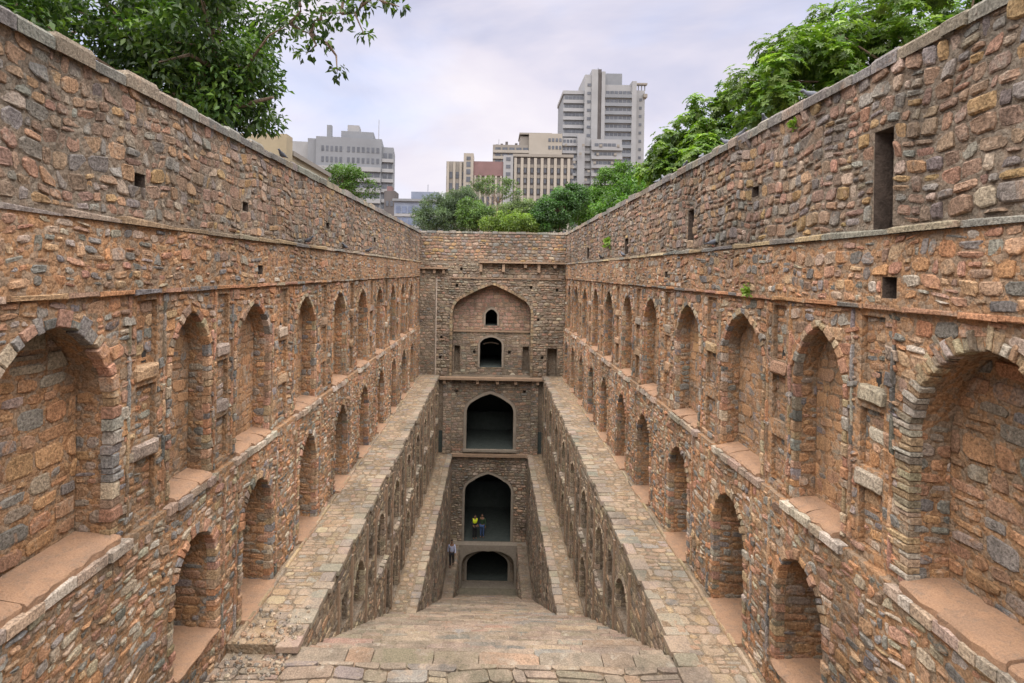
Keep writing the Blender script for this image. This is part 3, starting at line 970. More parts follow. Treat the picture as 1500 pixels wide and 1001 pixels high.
    e0, e1 = (-X1 - 0.42, -X1) if side == "L" else (X1, X1 + 0.42)
    i0, i1 = (-XL + .08, -X1 - .28) if side == "L" else (X1 + .28, XL - .08)
    st.cover(ff, rect(i0, i1, y_start, D - .5), PAL_PAVE, None, M["pave_stone"], d=(0.0, 0.014), name="paving_stone", h=(0.16, 0.36), wd=(0.14, 0.40), joint=0.014, jit=.022, split=0.35, bev=0.014, tilt=0.02)
    y = y_start - .1
    while y < D - .5:
        l = st.rng.uniform(0.22, 0.55)
        wj = st.rng.uniform(-.18, .12)
        xx = sorted((sgn * (X1 - .03 - st.rng.uniform(-.04, .07)), sgn * (X1 + .40 + wj)))
        P = [(xx[0], y + .012), (xx[1], y + .012 + st.rng.uniform(-.01, .02)), (xx[1], y + l - .01), (xx[0], y + l - .01 + st.rng.uniform(-.02, .01))]
        st.put(ff, P, st.rng.uniform(0.002, 0.026), PAL_EDGE, None, M["pave_stone"], "coping_stone", -0.10, 0.016, 0.03)
        y += l
    # low kerb line where the ledge meets the wall
    y = y_start
    while y < D - .3:
        l = min(st.rng.uniform(0.5, 1.1), D - .3 - y)
        if l < .1:
            break
        xx = sorted((sgn * (XL - .20 + st.rng.uniform(-.01, .01)), sgn * (XL - .13)))
        st.put(ff, [(xx[0], y + .01), (xx[1], y + .01), (xx[1], y + l - .01), (xx[0], y + l - .01)], 0.075, PAL_DRESS, None, M["pave_stone"], "kerb_stone", -0.05, 0.012, 0.02)
        y += l
    st.finish(led, 300, mass="paving")

    # ---------------- wall below ledge 1
    t2 = empty("terrace_wall", (sgn * 3.8, 24, Z2), H["t2"], "wall", "walls between the two ledges", "thing")
    st = Stones(sd0 + 4)
    f2 = wall(X1)
    reg = [(y_start, stair_z(y_start) - .3), (20.9, Z2 - .4), (Y_END, Z2 - .4), (Y_END, Z1 - .06), (y_start, Z1 - .06)]
    holes = []
    sills = []
    cs = []
    yy = 12.65 if side == "L" else 11.95
    while yy < 38.0:
        cs.append((yy, 1.32)); cs.append((yy + 1.52, 0.5))
        yy += 3.05
    cs = [c for c in cs if c[0] + c[1] / 2 < 38.6]
    for k, (c, wv) in enumerate(cs):
        base = -10.15
        flo = stair_z(c - wv / 2) + .12
        b0 = max(base, flo)
        if b0 < -9.0:
            if wv > 1:
                holes.append(Hole(arch(c, wv, b0, max(b0 + .3, -9.05), -8.4, 7, 0.25), 0.1, 0.75, c=c, wd=wv, z0=b0, zs=-9.05))
            else:
                holes.append(Hole(rect(c - wv / 2, c + wv / 2, max(b0, -9.25) if b0 < -9.3 else -9.0, -8.45), 0.05, 0.4, c=c, wd=wv, z0=-9.2, zs=-8.7))
                if b0 < -9.8:
                    holes.append(Hole(rect(c - wv / 2, c + wv / 2, b0, -9.45), 0.05, 0.4, c=c, wd=wv, z0=b0, zs=-9.7))
            if b0 == base and wv > 1:
                sills.append((c, wv, base))
        b1 = max(Z2 + .06, flo)
        if b1 < -11.8:
            if wv > 1:
                holes.append(Hole(arch(c, wv, b1, -11.65, -11.0, 7, 0.2), 0.1, 0.8, c=c, wd=wv, z0=b1, zs=-11.65))
            elif b1 < -12.3:
                holes.append(Hole(rect(c - wv / 2, c + wv / 2, b1, -11.2), 0.05, 0.4, c=c, wd=wv, z0=b1, zs=-11.5))
    cs = [c[0] for c in cs]
    V, F = sheet(f2, reg, holes)
    add("wall_core", V, F, M["grey_mortar"], t2)
    cov = [(y_start, stair_z(y_start) - .2), (20.9, Z2 - .3), (Y_END, Z2 - .3), (Y_END, Z1 - .12), (y_start, Z1 - .12)]
    sl = [Hole(rect(c - .8, c + .8, -10.40, -10.12), 0) for c, _, _ in sills]
    st.cover(f2, cov, PAL_GREY, None, M["grey_stone"], d=(0.0, 0.028), holes=holes + sl, h=(0.13, 0.27), wd=(0.15, 0.42), joint=0.022, split=0.25, bev=0.028, tilt=0.05, grow=lambda s: 1.0 if s < 18 else 1.4)
    for Hh in holes:
        V, F = reveal(f2, Hh)
        nm = add("niche", V, F, M["grey_mortar"], t2)
        if Hh.wd > 1:
            st.ring(f2, Hh, [((0.46, 0.37, 0.285), 3), ((0.39, 0.31, 0.24), 2)], None, M["grey_stone"], r=(0.09, 0.15), step=(0.14, 0.26), d=(0.01, 0.04), into=0.015)
        jf = Frame(f2.w(np.array([[Hh.c + Hh.wd / 2, 0, 0]]))[0], -f2.N, f2.T, -f2.S)
        st.cover(jf, rect(0.05, Hh.depth, Hh.z0, Hh.zs + .2), PAL_GREY, nm, M["grey_stone"], d=(0.005, 0.02), h=(0.12, 0.22), wd=(0.15, 0.34), joint=0.03, split=0, low=True)
    for c, wv, base in sills:
        q_ = c - .78
        while q_ < c + .7:
            l_ = min(st.rng.uniform(.2, .5), c + .78 - q_)
            st.put(f2, rect(q_ + .01, q_ + l_ - .01, -10.38 + st.rng.uniform(0, .05), -10.15 + st.rng.uniform(-.03, .02)), st.rng.uniform(.08, .17), [((0.43, 0.36, 0.30), 3), ((0.36, 0.30, 0.245), 3)], None, M["grey_stone"], "ledge_stone", -.04, .03, .1)
            q_ += l_
    for k in range(0, len(cs) - 1):
        gx = (cs[k] + cs[k + 1]) / 2 + (.12 if k % 2 == 0 else -.12)
        zb_ = max(Z2 + .05, stair_z(gx) + .1)
        if zb_ < -8:
            V, F = slab(f2, gx - .05, gx + .05, zb_, Z1 - .35, -0.02, 0.055)
            add("moulding", V, F, M["dress"], t2)
    st.finish(t2, 220)

    # ---------------- ledge 2 and the wall below it
    ys2 = 20.5
    led = empty("terrace_ledge", (sgn * 3.2, 30, Z2), H["t3"], "ledge", "lower ledges of the stepwell")
    st = Stones(sd0 + 5)
    xa, xb = sorted((sgn * X2, sgn * X1))
    mb = MB(); mb.box(xa + (.02 if side == "R" else .005), xb - (.005 if side == "R" else .02), ys2, D, Z2 - .5, Z2)
    mb.build("ledge_core", M["pave_mortar"], led)
    ff = flat(Z2)
    st.cover(ff, rect(*sorted((sgn * (X2 + .35), sgn * (X1 - .07))), ys2, D - .4), PAL_PAVE, None, M["pave_stone"], d=(0.006, 0.025), name="paving_stone", h=(0.2, 0.42), wd=(0.18, 0.4), joint=0.03, split=0.2, tilt=0.03)
    y = ys2 - .1
    while y < D - .5:
        l = st.rng.uniform(0.3, 0.7)
        xx = sorted((sgn * (X2 - .04 - st.rng.uniform(-.02, .03)), sgn * (X2 + .33 + st.rng.uniform(-.04, .04))))
        st.put(ff, [(xx[0], y + .012), (xx[1], y + .012), (xx[1], y + l - .01), (xx[0], y + l - .01)], st.rng.uniform(0.01, 0.03), PAL_EDGE, None, M["pave_stone"], "coping_stone", -0.10, 0.02, 0.03)
        y += l
    st.finish(led, 200, mass="paving")
    w3 = empty("channel_wall", (sgn * 2.8, 30, Z3), H["w3"], "wall", "inner walls below the lower ledges", "thing")
    st = Stones(sd0 + 6)
    f3 = wall(X2)
    reg = [(ys2, stair_z(ys2) - .3), (32.5, Z3 - .6), (Y_END, Z3 - .6), (Y_END, Z2 - .06), (ys2, Z2 - .06)]
    holes = []
    for c in (24.3, 28.0, 31.7, 35.4):
        b0 = max(-17.2, stair_z(c - .35) + .1)
        if b0 < -14.6:
            holes.append(Hole(arch(c, 0.7, b0, -14.6, -14.0, 6, .3), 0.1, 0.45, c=c, wd=.7, z0=b0))
    V, F = sheet(f3, reg, holes)
    add("wall_core", V, F, M["grey_mortar"], w3)
    cov = [(ys2, stair_z(ys2) - .2), (32.5, Z3 - .4), (Y_END, Z3 - .4), (Y_END, Z2 - .12), (ys2, Z2 - .12)]
    st.cover(f3, cov, PAL_FAC, None, M["grey_stone"], d=(0.0, 0.02), holes=holes, h=(0.16, 0.32), wd=(0.25, 0.6), joint=0.022, split=0.15, tilt=0.03, low=True)
    for Hh in holes:
        V, F = reveal(f3, Hh)
        add("niche", V, F, M["grey_mortar"], w3)
        st.ring(f3, Hh, PAL_FAC, None, M["grey_stone"], r=(0.09, 0.15), step=(0.16, 0.3), d=(0.04, 0.06), into=0.015)
    st.finish(w3, 120)
    # ---------------- lowest ledge with its kerb wall
    ys3 = 31.9
    w4 = empty("channel_wall", (sgn * 2.4, 35, Z4), H["w4"], "wall", "lowest walls of the channel", "thing")
    st = Stones(sd0 + 7)
    xa, xb = sorted((sgn * X3, sgn * X2))
    mb = MB(); mb.box(xa + (.02 if side == "R" else .005), xb - (.005 if side == "R" else .02), ys3, D, Z4 - .3, Z3)
    mb.build("wall_core", M["grey_mortar"], w4)
    f4 = wall(X3)
    st.cover(f4, [(ys3, stair_z(ys3) - .2), (37.6, Z4), (38.5, Z4), (38.5, Z3 - .1), (ys3, Z3 - .1)], PAL_FAC, None, M["grey_stone"], d=(0.006, 0.03), base=-.03, h=(0.16, 0.32), wd=(0.2, 0.5), split=0.15, low=True)
    st.cover(flat(Z3), rect(*sorted((sgn * (X3 - .03), sgn * (X2 - .06))), ys3, 38.9), PAL_STEP, None, M["grey_stone"], d=(0.006, 0.02), name="paving_stone", base=-.1, h=(0.25, 0.42), wd=(0.25, 0.5), split=0.1, tilt=.02, low=True)
    st.finish(w4, 100)

# ------------------------------------------------------------------ staircase
stairs = empty("staircase", (0, 10, stair_z(10)), "long worn stone staircase going down between the terraces to the dark arch", "staircase")
st = Stones(401)
RUN = 0.5
rng = st.rng
def slab_row(ff, xl, xr, y, run, par_, base, wmin=.45, wmax=1.25, name="slab"):
    x = xl + .01
    while x < xr - .02:
        l = min(rng.uniform(wmin, wmax), xr - .01 - x)
        if xr - (x + l) < .25:
            l = xr - .01 - x
        yb = y + run + rng.uniform(-.04, .045)
        yf = y - .03
        e1, e2 = (rng.uniform(-.03, .03) for _ in range(2))
        c0, c1 = rng.uniform(.01, .08), rng.uniform(.01, .08)
        sk = rng.uniform(-.04, .04)
        P = [(x + .012 + sk * .3, yf), (x + l - .012, yf), (x + l - .012, yb + e2 - c1 * .8), (x + l - .012 - c1, yb + e2), (x + l * rng.uniform(.4, .6), yb + e1), (x + .012 + c0, yb), (x + .012, yb - c0 * .8)]
        st.put(ff, P, rng.uniform(-.012, .012), PAL_STEP, par_, M["step_stone"], name, base, 0.016, 0.018, low=False)
        x += l
def flight(y, y_end):
    while y < y_end:
        z = stair_z(y + RUN * .3)
        hw = XL if y < 10.72 else X1 if y < 20.6 else X2 if y < 31.9 else X3
        stp = empty("step", (0, y, z))
        stp.parent = stairs
        stp.location = np.array((0, y, z)) - WL[stairs]
        mb = MB(); mb.box(-hw + .003, hw - .003, y - .02, y + RUN - .05, z - .7, z - .05)
        mb.build("step_core", M["pave_mortar"], stp)
        slab_row(flat(z), -hw, hw, y, RUN, stp, -0.29)
        y += RUN
flight(-0.5, YL0 - .1)
lan = empty("landing", (0, 10, ZL)); lan.parent = stairs; lan.location = np.array((0, 10, ZL)) - WL[stairs]
mb = MB(); mb.box(-XL, XL, YL0 - .1, YL1 - .04, ZL - .7, ZL - .045); mb.build("landing_core", M["pave_mortar"], lan)
y = YL0
while y < YL1 - .05:
    d_ = min(rng.uniform(.32, .62), YL1 - y)
    if YL1 - y - d_ < .2:
        d_ = YL1 - y
    y += d_
st.cover(flat(ZL), rect(-XL, X1, YL0, YL1 + .03), PAL_STEP, lan, M["step_stone"], d=(-.012, .012), name="slab", base=-.15, h=(.24, .46), wd=(.22, .85), joint=.008, jit=.022, split=.3, wav=.04, bev=.014, tilt=.025, cut=(.02, .3), low=False)
flight(YL1, 37.2)
st.finish(stairs, 300, least=11, mass="step_slabs")

# floor at the foot of the stairs
mb = MB(); mb.box(-X2, X2, 37.2, 46, Z4 - .4, Z4)
mb.build("well_floor", plaster_material("wet_floor", (0.24, 0.215, 0.165), (0.18, 0.165, 0.125), (0.11, 0.105, 0.08)), kind="structure")

# ------------------------------------------------------------------ end facade
fac = empty("end_facade", (0, D, Z4), "tall stepped end facade with a stack of arches above the dark pool", "facade")
st = Stones(501)
fe = end_wall(D)
def hole_frame(frame, Hh, parent, mat, r, d, name="arch_frame"):
    """plastered band round an opening"""
    P = Hh.P; n = len(P)
    E = expand(P, r, 0.0)
    mb = MB()
    V = [(x, y, -.25) for x, y in P] + [(x, y, d) for x, y in P] + [(x, y, d) for x, y in E] + [(x, y, -.02) for x, y in E]
    F = []
    for i in range(1, n):
        j = (i + 1) % n
        F += [(j, i, n + i, n + j)[::-1], (n + i, n + j, 2 * n + j, 2 * n + i)[::-1], (2 * n + i, 2 * n + j, 3 * n + j, 3 * n + i)[::-1]]
    W = frame.w(np.array(V))
    return add(name, W, frame.faces(F), mat, parent)
def room(x0, x1, y0, y1, z0, z1, parent):
    V, F = boxvf(x0, x1, y0, y1, z0, z1)
    F = [tuple(reversed(f)) for i, f in enumerate(F) if i != 2]
    return add("chamber", V, F, M["room"], parent)

# level A: the great arch
ZB = Z1 - 0.12                                  # balcony floor
bigA = Hole(flat_arch(-0.02, 5.6, ZB + .02, -3.0, -0.93, .42), 0.16, 0.75, back=False)
nich3 = Hole(rect(3.98, 4.68, ZB + .05, -5.43), 0.06, 0.8)
small = [(-3.6, -4.75), (-3.66, -6.2), (3.62, -6.1), (-2.55, -1.05), (2.75, -1.1), (4.6, -1.25), (-2.25, 0.15), (3.3, -3.4)]
sm = [Hole(rect(x - .09, x + .09, z - .1, z + .1), 0.02, 0.5) for x, z in small]
regA = [(-XW, ZB - .1), (XW, ZB - .1), (XW, 2.80), (-XW, 2.80)]
V, F = sheet(fe, regA, [bigA, nich3] + sm)
mb = MB(); mb.poly(V, F)
mb.poly(*boxvf(-XW - .6, XW + .6, D + .02, D + .7, Z_COR - .2, 2.80))
mb.build("wall_core", M["grey_mortar"], fac)
for Hh in sm:
    V, F = reveal(fe, Hh); add("putlog_hole", V, F, M["grey_mortar"], fac)
V, F = reveal(fe, nich3); add("doorway", V, F, M["grey_mortar"], fac)
V, F = reveal(fe, bigA); add("arch_reveal", V, F, M["grey_mortar"], fac)
st.cover(fe, [(-XW, Z_COR + .1), (XW, Z_COR + .1), (XW, 2.70), (-XW, 2.70)], PAL_PAR, None, M["parapet_stone"], d=(0.02, 0.06), holes=sm, h=(0.16, 0.28), wd=(0.18, 0.42), joint=0.03, split=0.25, low=False)
st.cover(fe, [(-XW, ZB), (XW, ZB), (XW, Z_COR - .05), (-XW, Z_COR - .05)], PAL_FAC, None, M["grey_stone"], d=(0.01, 0.08), holes=[bigA, nich3] + sm, h=(0.13, 0.28), wd=(0.15, 0.45), joint=0.03, split=0.25, tilt=.16, low=False)
st.ring(fe, bigA, PAL_DRESS, None, M["grey_stone"], r=(0.16, 0.22), step=(0.22, 0.34), d=(0.06, 0.08), into=0.01)
x = -XW
while x < XW - .1:
    l = min(st.rng.uniform(.35, .8), XW - x)
    fl = flat(2.80)
    st.put(fl, [(x + .008, D - .05 + st.rng.uniform(-.03, .02)), (x + l - .008, D - .05), (x + l - .008, D + .7), (x + .008, D + .7)], st.rng.uniform(.03, .1), PAL_CAP, None, M["parapet_stone"], "coping_stone", -.1, .025, .03)
    x += l
# back wall of the great arch
fA2 = end_wall(D + 0.75)
win = Hole(arch(-0.05, 0.86, -3.93, -3.15, -2.74, 6, .35), 0.13, 4.0)
door = Hole(arch(-0.05, 1.6, ZB + .55, -5.3, -4.78, 8, .15), 0.15, 6.0)
nl = Hole(rect(-2.70, -2.30, ZB + .25, -5.42), .05, .6)
nr_ = Hole(rect(2.26, 2.72, ZB + .25, -5.42), .05, .6)
sm2 = [Hole(rect(x - .1, x + .1, -5.98, -5.76), .02, .4) for x in (-1.25, 1.3)]
regA2 = [(-3.0, ZB - .1), (3.0, ZB - .1), (3.0, -0.5), (-3.0, -0.5)]
V, F = sheet(fA2, regA2, [win, door, nl, nr_] + sm2)
add("recess_wall", V, F, M["grey_mortar"], fac)
for Hh, nm_ in [(win, "window_opening"), (door, "doorway"), (nl, "slot"), (nr_, "slot")] + [(q, "putlog_hole") for q in sm2]:
    V, F = reveal(fA2, Hh); add(nm_, V, F, M["grey_mortar"] if nm_ in ("slot", "putlog_hole") else M["room"], fac)
PAL_RED = [((0.42, 0.265, 0.205), 5), ((0.36, 0.235, 0.19), 4), ((0.46, 0.31, 0.24), 3)]
st.cover(fA2, [(-2.85, -4.25), (2.85, -4.25), (2.85, -0.6), (-2.85, -0.6)], PAL_RED, None, M["grey_stone"], d=(0.006, 0.03), holes=[win], h=(0.16, 0.30), wd=(0.22, 0.5), joint=0.02, split=.1, low=False)
st.cover(fA2, [(-2.85, ZB + .02), (2.85, ZB + .02), (2.85, -4.42), (-2.85, -4.42)], PAL_FAC, None, M["grey_stone"], d=(0.006, 0.03), holes=[door, nl, nr_] + sm2, h=(0.14, 0.26), wd=(0.22, 0.5), joint=0.02, split=.1, low=False)
V, F = slab(fA2, -2.79, 2.79, -4.40, -4.28, -.02, .12); add("string_course", V, F, M["dress"], fac)
hole_frame(fA2, win, fac, M["frame_plaster"], 0.13, 0.05, "window_frame")
hole_frame(fA2, door, fac, M["frame_plaster"], 0.14, 0.06, "door_frame")
mb = MB()
for i in range(10):
    a0, a1 = math.pi * (0.15 + 0.07 * i), math.pi * (0.15 + 0.07 * (i + 1))
    mb.poly(*[q for q in (lambda V: (fA2.w(np.array(V)), [(0, 1, 2, 3), (4, 7, 6, 5), (0, 4, 5, 1), (2, 6, 7, 3)]))(
        [(-0.05 + r_ * math.cos(a) * 1.25, -5.55 + r_ * math.sin(a) * .5, d_) for d_ in (-1.0, -1.2) for r_, a in ((.42, a0), (.42, a1), (.56, a1), (.56, a0))])])
mb.build("inner_arch", M["pale"], fac)
# pilasters, pipe and cornices
mb = MB(); mb.poly(*slab(fe, -XW + .01, -4.05, ZB + .05, 0.10, -.02, .16)); mb.build("pilaster", M["grey_mortar"], fac)
st.cover(Frame(fe.O + fe.N * .16, fe.S, fe.T, fe.N), rect(-XW + .02, -4.06, ZB + .05, .10), PAL_FAC, None, M["grey_stone"], d=(0.01, 0.04), h=(0.15, 0.28), wd=(0.2, 0.5), joint=.024, split=.2)
mb = MB(); mb.tube([(-4.0, D - .07, -0.5), (-4.0, D - .07, -3.5), (-3.99, D - .07, ZB + .05)], .055, 8); mb.build("drain_pipe", M["pale"], fac)
V, F = slab(fe, -XW, -3.2, 0.12, 0.24, -.02, .45); add("cornice", V, F, M["dress"], fac)
for x in (-4.9, -4.15, -3.5):
    V, F = slab(fe, x - .09, x + .09, -.2, 0.118, -.02, .32, -.0); add("bracket", V, F, M["dress"], fac)
V, F = slab(fe, -1.0, XW, 0.60, 0.72, -.02, .50); add("eave_slab", V, F, M["dress"], fac)
for x in (-.85, .75, 1.05, 2.3, 3.25, 4.4):
    if x == 1.05: continue
    V, F = slab(fe, x - .1, x + .1, -.02 if x in (-.85, .75, 3.25) else .3, 0.598, -.02, .36); add("bracket", V, F, M["dress"], fac)
V, F = slab(fe, -3.1, 4.9, -.52, -.44, -.02, .10); add("string_course", V, F, M["dress"], fac)
# balcony
mb = MB(); mb.poly(*boxvf(-X1 - .12, X1 + .12, D - .55, D + .8, ZB - .16, ZB)); mb.build("balcony_slab", M["dress"], fac)
for x in (-3.3, -.95, .45, 1.75, 3.3):
    mb = MB(); mb.poly(*boxvf(x - .1, x + .1, D - .42, D + .05, ZB - .45, ZB - .162)); mb.build("bracket", M["dress"], fac)

# level B
archB = Hole(flat_arch(-0.03, 3.34, Z2 + .32, -10.05, -8.73, .5), 0.2, 0.9, back=False)
sB = [Hole(rect(x - .1, x + .1, z - .1, z + .1), .02, .4) for x, z in ((-2.45, -8.6), (2.4, -8.55), (-3.0, -8.8), (3.05, -8.9))]
V, F = sheet(fe, [(-X1 - .1, Z2 - .2), (X1 + .1, Z2 - .2), (X1 + .1, ZB - .1), (-X1 - .1, ZB - .1)], [archB] + sB)
add("wall_core", V, F, M["grey_mortar"], fac)
for q in sB:
    V, F = reveal(fe, q); add("putlog_hole", V, F, M["grey_mortar"], fac)
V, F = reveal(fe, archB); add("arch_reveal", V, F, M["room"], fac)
hole_frame(fe, archB, fac, M["frame_plaster"], 0.20, 0.07)
pilL, pilR = rect(-X1 + .32, -2.80, Z2 + .02, ZB - .18), rect(2.86, X1 - .32, Z2 + .02, ZB - .18)
st.cover(fe, [(-2.80, Z2 + .02), (2.86, Z2 + .02), (2.86, ZB - .18), (-2.80, ZB - .18)], PAL_FAC, None, M["grey_stone"], d=(0.01, 0.04), holes=[Hole(archB.P, .22)] + sB, h=(0.13, 0.24), wd=(0.18, 0.42), joint=.022, split=.15, low=False)
for q in (pilL, pilR):
    mb = MB(); mb.poly(*slab(fe, q[0][0], q[1][0], q[0][1], q[2][1], -.02, .2)); mb.build("pilaster", M["grey_mortar"], fac)
    st.cover(Frame(fe.O + fe.N * .2, fe.S, fe.T, fe.N), q, PAL_FAC, None, M["grey_stone"], d=(0.01, 0.04), h=(0.13, 0.24), wd=(0.18, 0.42), joint=.022, split=.15, low=False)
for x in (-X1 + .16, X1 - .16):
    V, F = slab(fe, x - .13, x + .13, Z2 + .05, -11.4, -.02, .008); add("slit_doorway", V, F, M["room"], fac)
room(-3.1, 3.1, D + .9, D + 6, Z2 + .3, -8.2, fac)
V, F = boxvf(-3.1, 3.1, D + 4.6, D + 4.9, Z2 + .35, -11.2); add("inner_parapet", V, F, M["room"], fac)
mb = MB(); mb.poly(*boxvf(-1.9, 1.9, D - .22, D + .85, Z2 + .16, Z2 + .318)); mb.build("sill", M["frame_plaster"], fac)
mb = MB(); mb.poly(*boxvf(-X2 - .05, X2 + .05, D - .30, D + .02, Z2 - .18, Z2 + .02)); mb.build("ledge_slab", M["dress"], fac)

# level C
archC = Hole(flat_arch(-0.08, 3.3, Z3 + .03, -15.75, -14.44, .5), 0.2, 0.8, back=False)
V, F = sheet(fe, [(-X2 - .05, Z3 - .1), (X2 + .05, Z3 - .1), (X2 + .05, Z2 - .15), (-X2 - .05, Z2 - .15)], [archC])
add("wall_core", V, F, M["grey_mortar"], fac)
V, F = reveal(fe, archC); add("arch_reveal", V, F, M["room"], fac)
hole_frame(fe, archC, fac, M["frame_plaster"], 0.16, 0.06)
st.cover(fe, [(-X2, Z3 + .02), (X2, Z3 + .02), (X2, Z2 - .2), (-X2, Z2 - .2)], PAL_FAC, None, M["grey_stone"], d=(0.015, 0.10), holes=[Hole(archC.P, .18)], h=(0.13, 0.26), wd=(0.16, 0.42), joint=.035, split=.2, tilt=.18, low=False)
room(-3, 3, D + .8, D + 7, Z3 + .0, -14.0, fac)
V, F = boxvf(-3, 3, D + 5.5, D + 5.8, Z3 + .05, -17.1); add("inner_parapet", V, F, M["room"], fac)

# level D: bridge floor, segmental arch and the dark inner arch
fD = end_wall(38.45)
archD = Hole(flat_arch(-0.0, 3.7, Z4, -20.7, -19.72, .5), 0.12, 0.9, back=False)
V, F = sheet(fD, [(-X2, Z4 - .1), (X2, Z4 - .1), (X2, Z3 - .0), (-X2, Z3 - .0)], [archD])
mb = MB(); mb.poly(V, F)
mb.poly(*boxvf(-X2 + .01, X2 - .01, 38.452, D + .82, Z3 - .15, Z3 + .015))
mb.build("bridge", M["frame_plaster"], fac)
V, F = reveal(fD, archD); add("arch_reveal", V, F, M["frame_plaster"], fac)
fD2 = end_wall(39.3)
archD2 = Hole(flat_arch(-0.04, 2.95, Z4 + .05, -21.1, -20.0, .5), 0.14, 0.8, back=False)
V, F = sheet(fD2, [(-X2, Z4 - .1), (X2, Z4 - .1), (X2, Z3 - .1), (-X2, Z3 - .1)], [archD2])
add("inner_wall", V, F, M["grey_mortar"], fac)
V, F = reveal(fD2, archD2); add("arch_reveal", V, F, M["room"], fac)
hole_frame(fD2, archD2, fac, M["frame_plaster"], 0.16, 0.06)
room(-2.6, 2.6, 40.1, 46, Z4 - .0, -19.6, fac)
st.finish(fac, 300, least=6.0)

# ------------------------------------------------------------------ loose gravel on the near end of the ledge
rng = random.Random(77)
gr = MB()
for i in range(230):
    t_ = rng.random()
    x = -rng.uniform(3.75, 5.0); yv = rng.triangular(9.7, 12.2, 10.3)
    zz = Z1 + .02 if yv > 10.72 else ZL + .01 if yv < YL1 else stair_z(YL1 + RUN * .3) + .01
    r_ = rng.choice([.015, .02, .025, .035, .05]) * rng.uniform(.7, 1.3)
    P = [(x + r_ * math.cos(a) * rng.uniform(.7, 1.2), yv + r_ * math.sin(a) * rng.uniform(.7, 1.2)) for a in [k * 6.283 / 6 for k in range(6)]]
    V, F = solid(P, rng, r_ * rng.uniform(.7, 1.2), -.02, r_ * .5, .3)
    cc = rng.choice([(.46, .36, .28), (.36, .31, .27), (.52, .43, .34), (.27, .24, .22), (.42, .28, .2)])
    gr.poly(flat(zz).w(V), F, cc)
gv = gr.build("gravel", M["parapet_stone"], kind="stuff")
tag(gv, "loose gravel spilled at the near end of the paved ledge", "gravel")

# ------------------------------------------------------------------ trees
def leaf_material(name, trans=0.35, rough=0.45):
    m, t, b = new_mat(name)
    at = N(t, "ShaderNodeAttribute", attribute_name="Col").outputs["Color"]
    t.links.new(at, b.inputs["Base Color"])
    b.inputs["Roughness"].default_value = rough
    b.inputs["Specular IOR Level"].default_value = 0.35
    tr = N(t, "ShaderNodeBsdfTranslucent")
    hs = mixc(t, 1.0, at, (1.25, 1.35, 0.6), "MULTIPLY")
    t.links.new(hs, tr.inputs[0])
    mx = N(t, "ShaderNodeMixShader", inp={0: trans})
    t.links.new(b.outputs[0], mx.inputs[1]); t.links.new(tr.outputs[0], mx.inputs[2])
    o = [n for n in t.nodes if n.type == "OUTPUT_MATERIAL"][0]
    t.links.new(mx.outputs[0], o.inputs[0])
    return m
M["leaf"] = leaf_material("leaf")
M["bark"] = plain("bark", (0.16, 0.12, 0.09), 0.95, 0.4, 8.0, bd=0.03)

def leaf_mesh(name, Pn, Dn, Nn, L, Wd, Cc, parent):
    """a leaf is a lozenge folded along its midrib: 4 corners, two faces"""
    n = len(Pn)
    Dn = Dn / (np.linalg.norm(Dn, axis=1, keepdims=True) + 1e-9)
    S = np.cross(Dn, Nn); S /= (np.linalg.norm(S, axis=1, keepdims=True) + 1e-9)
    U = np.cross(S, Dn)
    L = L[:, None]; Wd = Wd[:, None]
    V = np.empty((n, 4, 3))
    V[:, 0] = Pn
    V[:, 1] = Pn + Dn * L * 0.5 + S * Wd * 0.5 + U * Wd * .18
    V[:, 2] = Pn + Dn * L - U * L * .12
    V[:, 3] = Pn + Dn * L * 0.5 - S * Wd * 0.5 + U * Wd * .18
    V = V.reshape(-1, 3)
    o0 = V.mean(0)
    me = bpy.data.meshes.new(name)
    me.vertices.add(4 * n); me.vertices.foreach_set("co", (V - o0).ravel())
    idx = np.arange(n)[:, None] * 4
    tri = np.concatenate([idx + np.array([[0, 1, 2]]), idx + np.array([[0, 2, 3]])], 1).reshape(-1, 3)
    me.loops.add(len(tri) * 3); me.loops.foreach_set("vertex_index", tri.ravel().astype(np.int32))
    me.polygons.add(len(tri)); me.polygons.foreach_set("loop_start", np.arange(0, len(tri) * 3, 3, dtype=np.int32))
    me.update(calc_edges=True)
    a = me.attributes.new("Col", "FLOAT_COLOR", "POINT")
    cc = np.ones((4 * n, 4), np.float32); cc[:, :3] = np.repeat(Cc, 4, 0)
    a.data.foreach_set("color", cc.ravel())
    me.materials.append(M["leaf"])
    o = bpy.data.objects.new(name, me)
    col.objects.link(o)
    WL[o] = o0
    o.parent = parent
    o.location = o0 - WL[parent]
    o["kind"] = "stuff"
    return o

